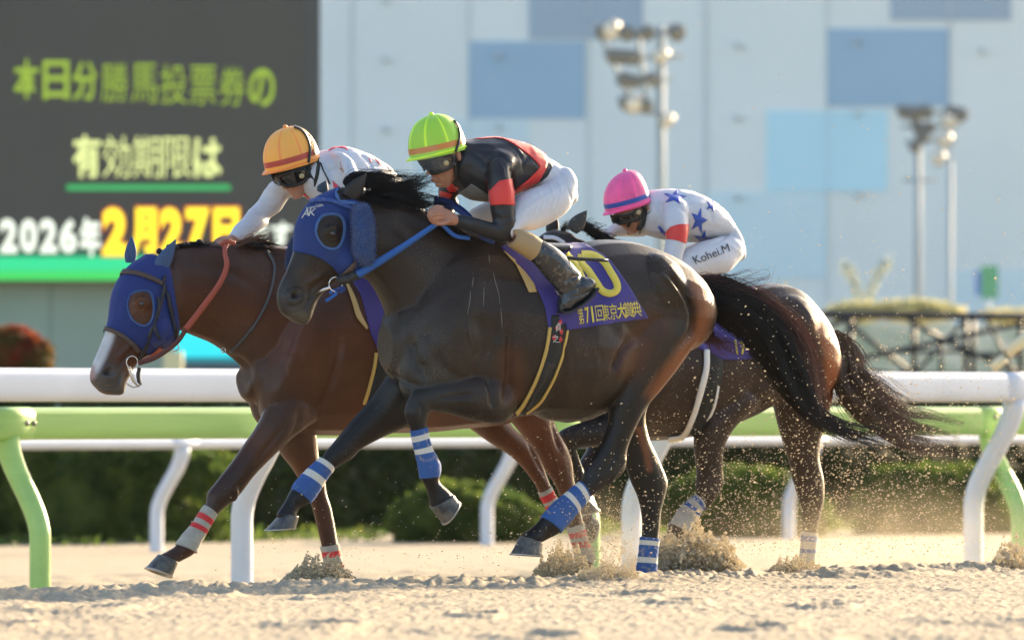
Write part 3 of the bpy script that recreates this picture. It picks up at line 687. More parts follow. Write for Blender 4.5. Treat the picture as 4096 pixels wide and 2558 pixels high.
m_hoodA = mat('royal_blue_hood', (.010, .036, .17), rough=.75, bump=.5, bscale=260, var=.12, vscale=6, speck=(SANDC, 150, .98, .4))
m_fleece = mat('blue_fleece', (.022, .075, .26), rough=.95, sheen=.3, bump=1.0, bscale=190, speck=((.30, .36, .46), 150, .80, .55))
m_strap = mat('brown_leather', (.075, .045, .035), rough=.5, bump=.2, bscale=80, speck=(SANDC, 90, .9, .4)); m_strapb = mat('black_leather', (.014, .014, .016), rough=.42, bump=.2, bscale=70, speck=(SANDC, 70, .92, .35))
m_steel = mat('bit_steel', (.72, .70, .66), rough=.25, metal=.9)
m_rein = mat('red_brown_rein', (.40, .085, .05), rough=.6, bump=.3, bscale=120); m_reinb = mat('blue_rein', (.012, .10, .38), rough=.6, bump=.3, bscale=120)
m_cloth = mat('purple_saddle_cloth', (.034, .022, .19), rough=.6, var=.06, vscale=5, bump=.12, bscale=16, sheen=.15)
m_clothy = mat('yellow_cloth_print', (.66, .54, .07), rough=.6); m_pad = mat('tan_saddle_pad', (.50, .35, .14), rough=.9, bump=.4, bscale=80)
m_girth = mat('black_girth', (.012, .013, .012), rough=.7, bump=.3, bscale=90); m_girthe = mat('yellow_girth_edging', (.55, .36, .09), rough=.8, bump=.3); m_girthw = mat('white_girth_edging', (.70, .68, .62), rough=.8)

def bandage(name, fr, rows, mats, stripes, parent, grow=.005):
    st = rings(fr, rows, grow=grow, sub=10); V, F = ringmesh(fr, st, n=22, cap=False); k = len(st)
    V = V + (vnoise(V[:, 2] * 90 + V[:, 0] * 20, V[:, 1] * 40, 5) * .003)[:, None] * vnormals(V, np.array([f for f in F[:-2]]))
    V = np.vstack([V, st[0][:3] + (V[:22] - st[0][:3]) * .82, st[-1][:3] + (V[(k - 1) * 22:k * 22] - st[-1][:3]) * .82])
    F = F[:-2]; fm = []
    for i in range(k - 1):
        t = (i + .5) / (k - 1); m_ = 0
        for a, b, mi in stripes:
            if a <= t < b: m_ = mi
        fm += [m_] * 22
    for j in range(22):
        j2 = (j + 1) % 22; F.append((j, k * 22 + j, k * 22 + j2, j2)); F.append(((k - 1) * 22 + j, (k - 1) * 22 + j2, (k + 1) * 22 + j2, (k + 1) * 22 + j)); fm += [0, 0]
    return mesh(name, V, F, mats, parent, fm=fm)
def hoof(fr, cor, sole, parent):
    """coronet ring and sole ring -> horn and shoe"""
    mid = tuple(cor[:1]) + tuple((cor[i] * .5 + sole[i] * .5) for i in range(1, 7))
    st = rings(fr, [cor, mid, sole], sub=5); V, F = ringmesh(fr, st, n=24, cap=False, e=.92)
    h = mesh('hoof', V, F, m_hoof, parent)
    s0 = st[-1].copy(); d = st[-1][:3] - st[-2][:3]; d /= np.linalg.norm(d); L = []
    for z, g in ((-.002, 1.05), (.006, 1.06), (.0062, .72), (-.002, .70)):
        t = s0.copy(); t[:3] += d * z; t[3:] *= g; L.append(t)
    V, F = ringmesh(fr, L + [L[0]], n=24, cap=False, e=.92); mesh('horse_shoe', V, F[:-2], m_shoe, h)
    return h
def strands(fr, guide, n, r0, m, name, parent, seed=0, depth=.05, k=16, wig=.012, lenv=(.55, 1.0), fly=.0, s0=0, start=(0, .05), locks=34):
    """guide rows: (map, x, y, half width px, [s]) ; strands keep their place across the lock"""
    r = np.random.default_rng(seed); G = []
    for g in guide:
        x, y = g[0](g[1], g[2]); kk = g[0](1, 0)[0] - g[0](0, 0)[0]; G.append((x, y, g[3] * kk, g[4] if len(g) > 4 else s0))
    G = cr(G, 10); T = np.linspace(0, 1, len(G)); out = []
    d = np.gradient(G[:, :2], axis=0); d /= np.linalg.norm(d, axis=1, keepdims=True); q = np.stack([-d[:, 1], d[:, 0]], 1)
    LK = [(np.clip(r.normal() * .5, -1.1, 1.1), r.normal() * depth * .5, r.uniform(*start), r.uniform(*lenv), r.random(3) * 6.28, r.normal() * fly) for _ in range(locks)]
    for i in range(n):
        lk = LK[r.integers(locks)]; loose = r.random() < .16; sp = r.normal() * (.30 if loose else .16)
        a = lk[0] + sp; b = lk[1] + r.normal() * depth * .12; t0 = np.clip(lk[2] + r.normal() * .04, 0, .95); t1 = np.clip(lk[3] * (1 + r.normal() * .10) * (r.uniform(.7, 1.05)), 0, 1.0); ts = np.linspace(t0, max(t1, t0 + .15), k)
        gx = np.interp(ts, T, G[:, 0]); gy = np.interp(ts, T, G[:, 1]); gw = np.interp(ts, T, G[:, 2]); gs = np.interp(ts, T, G[:, 3])
        qx = np.interp(ts, T, q[:, 0]); qy = np.interp(ts, T, q[:, 1]); u = np.linspace(0, 1, k)
        aa = lk[0] + sp * (1 - (.75 if not loose else -.6) * u) + (lk[5] + .25 * fly * r.normal()) * u ** 1.6
        ph = lk[4] + r.normal(size=3) * (.9 if loose else .18); wv = (np.sin(u * 5 + ph[0]) + .5 * np.sin(u * 11 + ph[1])) * wig * FP / fr.D * u
        x = gx + qx * (gw * aa + wv); y = gy + qy * (gw * aa + wv)
        out.append([fr.P(x[j], y[j], gs[j] + b * (.3 + u[j]) ) for j in range(k)])
    V, F = hair(out, r0); return mesh(name, V, F, m, parent)
def paint(V, fr, base, zones, seed=0):
    """zones: (map, polyline points, width px, colour, strength); coat colour patches, plus orange sunlit edges painted into the coat"""
    base = np.array(base, float); C = np.tile(base, (len(V), 1)); px, py = proj(V)
    n = fbm(V, 3.0, seed) * .5 + .5
    for m, pts, wd, col, a in zones:
        k = m(1, 0)[0] - m(0, 0)[0]; d, _, _ = pdist(px, py, [m(*p) for p in pts]) if len(pts) > 1 else pdist(px, py, [m(*pts[0]), m(pts[0][0] + .1, pts[0][1])])
        g = (a * np.clip(1.35 - d / (wd * k), 0, 1) * (.75 + .4 * n)).clip(0, 1)[:, None]
        C = C * (1 - g) + np.array(col) * g
    return C
def sph(c, r, n=14, m=10, sc3=(1, 1, 1)):
    V = []; F = []
    for i in range(1, m):
        p = math.pi * i / m
        for j in range(n):
            t = 2 * math.pi * j / n; V.append(np.array(c) + r * np.array([math.sin(p) * math.cos(t) * sc3[0], math.sin(p) * math.sin(t) * sc3[1], math.cos(p) * sc3[2]]))
    V.append(np.array(c) + [0, 0, r * sc3[2]]); V.append(np.array(c) - [0, 0, r * sc3[2]]); T = len(V)
    for i in range(m - 2):
        for j in range(n): F.append((i * n + j, (i + 1) * n + j, (i + 1) * n + (j + 1) % n, i * n + (j + 1) % n))
    for j in range(n): F.append((T - 2, j, (j + 1) % n)); F.append((T - 1, (m - 2) * n + (j + 1) % n, (m - 2) * n + j))
    return V, F
def on_surface(bvh, m, x, y, off=0):
    a = m(x, y); r = ray(*a); r /= np.linalg.norm(r); h = bvh.ray_cast(Vector(CAMP), Vector(r))
    return (np.array(h[0]) + np.array(h[1]) * off, np.array(h[1])) if h[0] is not None else (None, None)
def torus_pts(c, ax, ay, r, n=20):
    return [c + ax * math.cos(t) * r + ay * math.sin(t) * r for t in np.linspace(0, 2 * math.pi, n)]
def ear(fr, m, base, tip, wbase, s, mt, parent, name='ear', s2=None, wt=.0):
    """a pricked, cupped ear"""
    b = np.array(m(*base)); t = np.array(m(*tip)); k = m(1, 0)[0] - m(0, 0)[0]; d = t - b; q = np.array([-d[1], d[0]]) / np.linalg.norm(d); st = []
    s2 = s if s2 is None else s2
    for f, wf in ((-.08, .75), (.1, .95), (.3, 1.0), (.55, .8), (.8, .42), (1.0, .05)):
        c = b + d * f; w_ = wbase * k * wf / 2; a1 = c + q * w_; a2 = c - q * w_; so = s + (s2 - s) * f
        PA, PB = fr.P(*a1, so), fr.P(*a2, so); st.append(np.concatenate([(PA + PB) / 2, (PA - PB) / 2, [np.linalg.norm(PA - PB) * .32]]))
    V, F = ringmesh(fr, cr(st, 4), n=16, cap=False)
    V = np.array(V); n = 16                         # press the front of the cone in to make a cup
    for i in range(len(V) // n):
        c = V[i * n:(i + 1) * n].mean(0)
        for j in range(n):
            th = 2 * math.pi * j / n
            if math.sin(th) > .2: V[i * n + j] = c + (V[i * n + j] - c) * (1 - .75 * (math.sin(th) - .2))
    return mesh(name, V, F, mt, parent)

# ======================= the dark horse =======================
fA = Frame(2200, 40.0, 27)
hA = empty('racehorse', fA.P(2200, 1616) * [1, 1, 0], 'near black racehorse in a blue hood with blue cheek fleece, in front', 'horse', 'racehorses galloping')
trunkA = [(A_, 1545, 590, 1540, 760, 0, .12), (A_, 1490, 460, 1475, 900, 0, .21), (A_, 1380, 338, 1350, 960, 0, .26), (A_, 1200, 238, 1150, 1010, 0, .27), (A_, 1000, 186, 1000, 1020, 0, .27),
          (A_, 800, 185, 820, 1140, 0, .285), (A_, 640, 222, 620, 1272, 0, .30), (A_, 480, 232, 450, 1345, 0, .31), (A_, 300, 215, 270, 1378, 0, .30), (A_, 100, 150, 130, 1420, 0, .27),
          (S_, 1790, 950, 1830, 1665, 0, .25), (S_, 1680, 1050, 1690, 1605, 0, .225), (S_, 1606, 1180, 1618, 1530, 0, .165)]
neckA = [(S_, 1930, 935, 1640, 1500, 0, .19), (S_, 1800, 885, 1572, 1330, 0, .145), (S_, 1660, 828, 1524, 1205, 0, .115), (S_, 1540, 792, 1474, 1125, 0, .095), (S_, 1430, 775, 1400, 1100, 0, .085)]
headA = [(H_, 690, 125, 950, 560, 0, .07), (H_, 420, 255, 965, 890, 0, .095), (H_, 275, 480, 900, 975, 0, .108), (H_, 245, 730, 745, 1030, 0, .085), (H_, 160, 960, 600, 1130, 0, .062),
         (H_, 85, 1120, 500, 1240, 0, .052), (H_, 65, 1230, 450, 1350, 0, .054), (H_, 95, 1370, 420, 1440, 0, .050), (H_, 180, 1440, 390, 1475, 0, .036)]
ffA = [(B_, 1060, 330, 1480, 460, -.10, .10), (B_, 900, 560, 1230, 740, -.14, .085), (B_, 760, 720, 1010, 850, -.15, .062), (B_, 645, 860, 850, 935, -.155, .052), (B_, 570, 950, 775, 1010, -.155, .048),
       (B_, 530, 1010, 660, 1080, -.155, .038), (B_, 430, 1100, 560, 1190, -.155, .035), (B_, 355, 1185, 495, 1285, -.155, .040), (B_, 300, 1255, 430, 1360, -.155, .043), (B_, 262, 1330, 375, 1385, -.155, .034), (B_, 200, 1420, 345, 1450, -.155, .042)]
nfA = [(B_, 1900, 330, 1960, 700, .10, .10), (B_, 1770, 350, 1885, 745, .16, .085), (B_, 1600, 385, 1690, 725, .18, .075), (B_, 1450, 430, 1500, 668, .18, .062), (B_, 1325, 465, 1380, 650, .18, .052), (B_, 1215, 520, 1385, 625, .18, .048),
       (B_, 1163, 650, 1350, 680, .18, .046), (B_, 1190, 740, 1338, 722, .18, .038), (B_, 1215, 800, 1335, 770, .18, .033), (B_, 1250, 950, 1368, 915, .18, .032), (B_, 1275, 1065, 1432, 1050, .18, .038), (B_, 1285, 1150, 1438, 1125, .18, .042),
       (B_, 1322, 1215, 1432, 1180, .18, .034), (B_, 1350, 1300, 1490, 1235, .18, .035), (B_, 1365, 1375, 1530, 1275, .18, .042)]
nhA = [(A_, 1050, 330, 1500, 560, .11, .12), (A_, 960, 640, 1520, 800, .13, .135), (A_, 930, 880, 1430, 960, .135, .13), (A_, 925, 1080, 1270, 1170, .14, .105), (A_, 905, 1290, 1165, 1290, .15, .08),
       (D_, 850, 250, 1055, 220, .15, .062), (D_, 785, 400, 985, 390, .15, .05), (D_, 712, 510, 965, 540, .15, .045), (D_, 695, 580, 840, 640, .15, .042), (D_, 672, 615, 740, 712, .15, .036), (D_, 590, 680, 672, 790, .15, .034),
       (D_, 500, 760, 610, 855, .15, .036), (D_, 425, 835, 550, 935, .15, .042), (D_, 385, 880, 480, 975, .15, .034), (D_, 300, 945, 435, 1000, .15, .042)]
fhA = [(A_, 950, 900, 1330, 1050, -.10, .11), (D_, 930, 200, 1110, 120, -.14, .08), (D_, 940, 350, 1120, 300, -.15, .065), (D_, 965, 490, 1185, 450, -.15, .055), (D_, 1000, 600, 1245, 600, -.15, .048), (D_, 1045, 700, 1232, 690, -.15, .042),
       (D_, 1070, 800, 1205, 790, -.15, .038), (D_, 1078, 900, 1195, 900, -.15, .034), (D_, 1068, 1000, 1185, 990, -.15, .034), (D_, 1050, 1120, 1175, 1120, -.15, .038), (D_, 1040, 1200, 1168, 1210, -.15, .042), (D_, 1010, 1260, 1130, 1290, -.15, .038)]
def build_body(fr, tubes, ells, strokes, voxel=.0080, smooth=4, limbs=()):
    o = Org(fr)
    for t in tubes: o.tube(t)
    for e in ells: o.ell(*e)
    V, F, N = o.fuse(voxel, smooth)
    V = sculpt(V, F, N, fr, [(q[0], q[1], q[2] * (1.05 if q[2] > 9 else .8), q[3] * 1.45) + tuple(q[4:]) for q in strokes]); N = vnormals(V, F)
    return V, F, N
ellA = [(H_, 780, 860, .055, 190, 170, .075), (H_, 780, 860, -.055, 190, 170, .075),          # cheeks
        (H_, 610, 575, .085, 95, 80, .04, 20), (H_, 610, 575, -.085, 95, 80, .04, 20),        # brows
        (H_, 235, 1240, .03, 110, 100, .045), (H_, 235, 1240, -.03, 110, 100, .045),      # nostril rims
        (S_, 1700, 1440, .10, 110, 190, .12, 12), (S_, 1660, 1440, -.11, 100, 190, .11, 12),   # breast
        (S_, 1830, 1330, .15, 150, 260, .11, 20), (S_, 1830, 1330, -.13, 150, 260, .11, 20),   # shoulder
        (A_, 1230, 520, .14, 200, 260, .15, -20), (A_, 1230, 520, -.14, 200, 260, .15, -20),  # croup
        (S_, 2270, 1390, .0, 330, 300, .325)]
strokesA = [(H_, [(700, 300), (820, 560), (870, 800), (820, 980), (720, 1050)], 22, -.006), (H_, [(560, 980), (420, 1060), (330, 1120)], 26, .006), (H_, [(560, 1040), (430, 1150), (400, 1250)], 22, -.006),
            (H_, [(215, 1240), (250, 1200), (300, 1195)], 30, -.030), (H_, [(190, 1290), (215, 1320), (270, 1320), (330, 1290)], 14, -.006), (H_, [(180, 1210), (230, 1165), (300, 1160), (345, 1200)], 16, .008),
            (H_, [(480, 1190), (400, 1250), (360, 1330), (330, 1400)], 9, -.010), (H_, [(640, 545), (600, 560)], 30, -.010), (H_, [(570, 560), (640, 525), (700, 555)], 14, .007), (H_, [(570, 630), (640, 650), (700, 620)], 12, .005), (H_, [(520, 500), (500, 700)], 20, -.005),
            (H_, [(130, 1400), (260, 1380), (380, 1330)], 8, -.007),
            (B_, [(1200, 60), (1250, 240), (1310, 400)], 34, -.013), (B_, [(1310, 260), (1325, 350), (1335, 430)], 40, -.012), (B_, [(1360, 180), (1480, 330), (1600, 400)], 40, -.009), (B_, [(1000, 330), (1150, 420), (1300, 470)], 26, -.012),
            (B_, [(1960, -50), (1965, 200), (1950, 480), (1900, 640)], 30, -.014), (B_, [(1780, 370), (1830, 480), (1840, 650)], 24, -.012), (B_, [(1400, 560), (1560, 530), (1720, 520)], 16, -.007),
            (B_, [(1700, -120), (1760, 100), (1700, 330)], 50, -.008), (B_, [(1600, -150), (1500, 100)], 50, .006),
            (A_, [(1190, 385), (1300, 450), (1380, 560), (1425, 680)], 15, .014), (A_, [(1215, 375), (1340, 450), (1430, 580), (1470, 700), (1440, 830), (1340, 930)], 20, -.020), (A_, [(1425, 690), (1400, 800), (1330, 860)], 20, .006),
            (A_, [(1060, 840), (1000, 930), (960, 1010), (930, 1100)], 24, -.022), (A_, [(1200, 900), (1180, 1060)], 40, -.010), (A_, [(880, 700), (980, 840), (1090, 830)], 40, -.006),
            (D_, [(930, 300), (900, 430), (830, 560)], 16, -.006), (D_, [(900, 420), (945, 520)], 16, -.008), (D_, [(1170, 460), (1200, 560)], 12, -.006)]
strokesA += [(H_, [(520, 760), (450, 900), (430, 1000)], 7, .004), (H_, [(450, 900), (380, 960)], 6, .003), (B_, [(1640, -100), (1655, 60), (1690, 200)], 7, .004), (B_, [(1480, 600), (1600, 575), (1740, 590)], 7, .004),
            (B_, [(820, 720), (700, 850), (640, 950)], 10, .004), (B_, [(900, 840), (760, 960)], 12, -.006), (B_, [(1240, 560), (1300, 620), (1290, 700)], 12, -.006), (A_, [(700, 1180), (850, 1120), (940, 1030)], 7, .0035), (A_, [(350, 1050), (500, 1130)], 7, .003),
            (D_, [(1000, 420), (880, 600), (800, 680)], 9, .004), (D_, [(1130, 700), (1140, 900)], 8, -.005), (B_, [(1860, -40), (1840, 120), (1780, 260)], 40, -.008), (C_, [(900, 700), (1050, 850), (1150, 1000)], 40, -.007), (C_, [(820, 1050), (930, 1180), (980, 1320)], 12, -.006), (A_, [(1260, 980), (1200, 1150), (1100, 1290)], 18, -.007)]
for i_ in range(5): strokesA.append((A_, [(560 + i_ * 62, 820 + i_ * 12), (600 + i_ * 62, 980), (600 + i_ * 58, 1120 - i_ * 20)], 20, -.0035))
VA, FA, NA = build_body(fA, [trunkA, neckA, headA, ffA, nfA, nhA, fhA], ellA, strokesA)
VA = VA + NA * (fbm(VA, 9, 3) * .0022)[:, None]; NA = vnormals(VA, FA)
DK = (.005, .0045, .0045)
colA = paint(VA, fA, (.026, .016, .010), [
    (A_, [(700, 950), (900, 900)], 260, (.036, .021, .014), .7), (A_, [(1100, 880), (1030, 1000)], 120, (.085, .030, .012), .8), (A_, [(1150, 720), (1250, 760)], 90, (.060, .022, .010), .7), (A_, [(1500, 480), (1550, 650), (1500, 820), (1380, 980), (1200, 1220)], 62, (.20, .065, .020), .9),  # last zone: orange rim light painted along the edge of the rump
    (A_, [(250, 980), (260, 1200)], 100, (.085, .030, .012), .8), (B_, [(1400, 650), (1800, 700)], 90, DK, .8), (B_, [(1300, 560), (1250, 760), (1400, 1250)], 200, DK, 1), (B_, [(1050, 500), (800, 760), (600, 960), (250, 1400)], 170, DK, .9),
    (D_, [(1000, 150), (850, 450), (700, 620), (350, 980)], 170, DK, .85), (D_, [(1060, 500), (1150, 700), (1120, 1200)], 170, DK, .95), (D_, [(1060, 270), (1110, 420), (1125, 520)], 26, (.20, .07, .025), .8),  # narrow orange zone: sunlight on the far inner thigh, painted in
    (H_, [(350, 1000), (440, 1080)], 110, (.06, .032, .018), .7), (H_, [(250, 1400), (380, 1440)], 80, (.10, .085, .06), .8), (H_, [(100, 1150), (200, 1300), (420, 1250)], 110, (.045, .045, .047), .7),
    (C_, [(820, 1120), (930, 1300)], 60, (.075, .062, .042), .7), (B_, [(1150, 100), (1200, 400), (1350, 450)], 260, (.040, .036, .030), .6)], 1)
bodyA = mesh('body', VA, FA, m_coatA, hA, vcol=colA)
bvA = BVHTree.FromPolygons(VA.tolist(), FA.tolist())
SA = (VA, FA, NA)
# hooves
hoof(fA, (E_, 1155, 845, 1295, 865, -.155, .050), (E_, 1045, 965, 1272, 948, -.155, .062), hA)
hoof(fA, (B_, 1362, 1378, 1535, 1272, .18, .050), (B_, 1462, 1500, 1568, 1325, .18, .060), hA)
hoof(fA, (D_, 292, 955, 436, 1005, .15, .050), (D_, 228, 1070, 432, 1084, .15, .062), hA)
hoof(fA, (D_, 1005, 1262, 1125, 1292, -.15, .05), (D_, 950, 1335, 1110, 1360, -.15, .06), hA)
# bandages
W1 = [(.02, .12, 1), (.30, .42, 1)]
bandage('leg_bandage', fA, [(B_, 532, 1000, 632, 1085, -.155, .036), (B_, 430, 1092, 560, 1190, -.155, .034), (B_, 340, 1192, 492, 1295, -.155, .042), (B_, 318, 1240, 450, 1345, -.155, .043)], [m_bb, m_bw], [(.0, .10, 1), (.30, .42, 1)], hA)
bandage('leg_bandage', fA, [(B_, 1215, 800, 1335, 765, .18, .033), (B_, 1246, 940, 1366, 905, .18, .032), (B_, 1272, 1060, 1434, 1050, .18, .040), (B_, 1288, 1160, 1432, 1140, .18, .043)], [m_bb, m_bw], [(.10, .20, 1), (.34, .44, 1)], hA)
bandage('leg_bandage', fA, [(D_, 680, 605, 735, 718, .15, .036), (D_, 590, 678, 672, 790, .15, .034), (D_, 500, 755, 612, 860, .15, .037), (D_, 430, 835, 550, 935, .15, .042)], [m_bb, m_bw], [(.03, .12, 1), (.30, .40, 1)], hA)
bandage('leg_bandage', fA, [(D_, 1070, 960, 1188, 972, -.15, .036), (D_, 1060, 1060, 1178, 1070, -.15, .036), (D_, 1048, 1150, 1172, 1160, -.15, .040), (D_, 1042, 1220, 1165, 1240, -.15, .042)], [m_bb, m_bw], [(.06, .18, 1), (.44, .56, 1)], hA)
# hood
eyeholeA = cr([H_(*p) for p in ((590, 400), (690, 410), (742, 480), (738, 600), (700, 700), (640, 735), (560, 715), (495, 640), (470, 550), (495, 460), (540, 415), (590, 400))], 5).tolist()
hoodA = [H_(*p) for p in ((440, 190), (520, 150), (620, 118), (700, 130), (680, 180), (690, 230), (730, 262), (830, 250), (905, 290), (935, 380), (980, 600), (985, 780), (940, 900), (880, 985), (700, 1000), (690, 985), (600, 900), (480, 830), (360, 790), (238, 768), (225, 700), (200, 560), (220, 470), (300, 300), (380, 235))]
ho = shell('hood', SA, fA, [tuple(p) for p in cr(hoodA + hoodA[:1], 4)], .007, m_hoodA, hA, hole=[([tuple(p) for p in eyeholeA], 1)])
ho_bvA = BVHTree.FromPolygons(*(lambda o: ([tuple(np.array(v.co) + ORG[o.name]) for v in o.data.vertices], [tuple(p.vertices) for p in o.data.polygons]))(ho))
V, T = strip2d([tuple(p) for p in eyeholeA], 16, sub=1); drape('eye_rim', V, T, ho_bvA, fA, .001, m_hoodrim, ho, .004)
V, T = strip2d([H_(*p) for p in ((690, 150), (668, 190), (680, 235), (730, 270), (800, 285), (850, 290))], 13); drape('ear_rim', V, T, ho_bvA, fA, .003, m_hoodrim, ho, .006)
V, T = strip2d([H_(*p) for p in ((405, 275), (480, 258), (600, 262), (720, 300), (830, 345))], 15); drape('brow_band', V, T, ho_bvA, fA, .004, mat('blue_band_webbing', (.03, .07, .24), rough=.7, speck=(SANDC, 60, .85, .5)), ho, .005)
P, T = glyphs('A', 0, 0, 0, 0, .0, quad=(H_(355, 345), H_(408, 335), H_(395, 415), H_(320, 437)), maxl=6); drape('lettering', P, T, ho_bvA, fA, .003, m_bw, ho, .001)
P, T = glyphs('K', 0, 0, 0, 0, .0, quad=(H_(405, 350), H_(475, 333), H_(452, 410), H_(390, 416)), maxl=6); drape('lettering', P, T, ho_bvA, fA, .0035, m_bw, ho, .001)
P, T = glyphs('Kogane Stable', 0, 0, 0, 0, .01, quad=(H_(368, 330), H_(520, 285), H_(550, 325), H_(375, 352)), maxl=6); drape('stable_name', P, T, ho_bvA, fA, .003, m_bw, ho, .0008)
def fleece(name, fr, rows, parent, seed=0):
    o = Org(fr); o.tube(rows); V, F, N = o.fuse(.006, 3); V = V + N * (fbm(V, 60, seed) * .002)[:, None]
    f = mesh(name, V, F, m_fleece, parent); r = np.random.default_rng(seed); i = r.integers(0, len(V), 5200)
    p0 = V[i] + r.normal(size=(5200, 3)) * .002; d = N[i] + r.normal(size=(5200, 3)) * .45; P = np.stack([p0, p0 + d * .004, p0 + d * .008], 1)
    mesh('pile', *hair(P, .0009, .0004), m_fleece, f); return f
fleece('cheek_fleece', fA, [(H_, 830, 350, 1000, 320, .15, .030), (H_, 822, 480, 1045, 470, .155, .042), (H_, 826, 640, 1052, 640, .155, .045), (H_, 830, 780, 1052, 800, .155, .042), (H_, 880, 870, 1035, 865, .15, .030)], hA, 1)
fleece('cheek_fleece', fA, [(H_, 230, 640, 330, 650, -.15, .03), (H_, 190, 740, 330, 740, -.15, .04), (H_, 172, 860, 300, 860, -.15, .04), (H_, 172, 925, 260, 930, -.15, .03)], hA, 2)
m_earb = mat('black_ear', (.012, .010, .010), rough=.55, var=.2)
ear(fA, H_, (800, 215), (965, -12), 175, .055, m_earb, hA, s2=.07); ear(fA, H_, (520, 165), (565, 58), 115, -.06, mat('grey_blue_ear', (.03, .045, .06), rough=.6), hA, s2=-.07)
c, n_ = on_surface(bvA, H_, 640, 590); mesh('eye', *sph(c - n_ * .009, .017), m_eye, hA)
m_salt = mat('dried_sweat', (.16, .15, .13), rough=.8)
for pts_ in (((1628, 1090), (1640, 1150), (1662, 1230), (1672, 1300)), ((1676, 1320), (1682, 1400), (1684, 1450)), ((1502, 1125), (1494, 1190)), ((1484, 1215), (1478, 1290), (1462, 1365)), ((1570, 1190), (1566, 1310)), ((1600, 980), (1606, 1040))):
    strap('sweat_streak', C_, list(pts_), (2, 5, 4, 2), bvA, fA, .0006, m_salt, hA, 0)
# mane of the dark horse: blown back from the crest
strands(fA, [(C_, 690, 560, 30), (C_, 760, 520, 45), (C_, 900, 520, 50), (C_, 1060, 530, 45), (C_, 1240, 520, 40)], 420, .0016, m_hairblk, 'mane', hA, 1, depth=.07, wig=.02, fly=.35)
strands(fA, [(C_, 850, 560, 40), (C_, 1000, 580, 50), (C_, 1100, 560, 55), (C_, 1200, 520, 55), (C_, 1330, 490, 40)], 520, .0016, m_hairblk, 'mane', hA, 2, depth=.08, wig=.022, fly=.4, lenv=(.4, 1))
strands(fA, [(C_, 780, 610, 40), (C_, 950, 630, 55), (C_, 1120, 650, 55), (C_, 1280, 690, 30)], 620, .0020, m_hairblk, 'mane', hA, 3, depth=.09, wig=.012, fly=.2, lenv=(.3, 1), start=(0, .6))
strands(fA, [(C_, 1000, 640, 40), (C_, 1120, 640, 50), (C_, 1230, 640, 45), (C_, 1420, 660, 25)], 260, .0016, m_hairblk, 'mane', hA, 4, depth=.08, wig=.02, fly=.4, lenv=(.4, 1))
strands(fA, [(S_, 1700, 850, 20, .06), (S_, 1780, 905, 22, .08), (S_, 1900, 960, 20, .1), (S_, 2070, 985, 16, .12)], 200, .0016, m_hairblk, 'mane', hA, 5, depth=.05, wig=.012, fly=.3, lenv=(.3, 1), start=(0, .5))
# tail
tg = [(R4, 280, 235, 45), (R4, 390, 300, 105), (R4, 540, 370, 120), (R4, 720, 490, 130), (R4, 860, 660, 150), (R4, 960, 850, 125), (R4, 1050, 1010, 85), (R4, 1130, 1120, 48), (R4, 1270, 1200, 45), (R4, 1430, 1255, 55), (R4, 1580, 1290, 70)]
strands(fA, tg, 5200, .0015, m_hairblk, 'tail', hA, 11, depth=.22, wig=.014, fly=.16, lenv=(.35, 1), k=26, locks=85)
strands(fA, [(R4, 560, 300, 50), (R4, 800, 410, 80), (R4, 980, 580, 85), (R4, 1070, 800, 75), (R4, 1120, 1000, 60), (R4, 1160, 1120, 40)], 1300, .0014, m_hairbrn, 'tail_fringe', hA, 12, depth=.2, wig=.016, fly=.2, lenv=(.5, 1), k=20)
strands(fA, [(R4, 300, 190, 30), (R4, 450, 230, 50), (R4, 650, 280, 70), (R4, 800, 300, 90), (R4, 900, 280, 110)], 300, .0013, m_hairbrn, 'tail_fringe', hA, 13, depth=.1, wig=.03, fly=.5, lenv=(.4, 1))
strands(fA, [(R4, 380, 560, 60), (R4, 420, 600, 60), (R4, 560, 640, 60), (R4, 700, 690, 40)], 120, .0012, m_hairbrn, 'tail_fringe', hA, 14, depth=.1, wig=.03, fly=.6)
# saddle cloth
m_under = lambda c, s, n: s > -.08
cloth_pts = [A_(*p) for p in ((175, 235), (300, 175), (450, 150), (590, 225), (660, 210), (740, 215), (860, 290), (900, 325), (970, 420), (1060, 545), (1157, 705), (900, 748), (750, 772), (612, 790), (604, 740), (560, 760), (498, 795), (470, 640), (440, 560), (400, 490), (330, 400), (250, 320))]
fold = lambda v: .012 + .004 * np.sin((v @ fA.u) * 26 + v[:, 2] * 9) + .003 * fbm(v, 7, 4)
cl = shell('saddle_cloth', SA, fA, cloth_pts, fold, m_cloth, hA, cond=m_under)
def bvh_of(o): return BVHTree.FromPolygons([tuple(np.array(v.co) + ORG[o.name]) for v in o.data.vertices], [tuple(p.vertices) for p in o.data.polygons])
clb = bvh_of(cl)
padm = patch('saddle_pad', A_, ((190, 265), (300, 350), (380, 430), (412, 535), (360, 538), (330, 470), (270, 350)), bvA, fA, .005, m_pad, hA, .006)
V, T = strip2d([R5(*p) for p in ((1225, 65), (1400, 75), (1560, 170), (1670, 330), (1762, 500), (1760, 610), (1660, 655), (1540, 610), (1440, 470), (1330, 310), (1230, 200), (1225, 65))], 29, sub=5); drape('race_number', V, T, clb, fA, .002, m_clothy, cl, .001)
V, T = strip2d([R5(*p) for p in ((1000, 60), (1130, 210), (1230, 400), (1345, 750))], 26, sub=5); drape('race_number', V, T, clb, fA, .002, m_clothy, cl, .001)
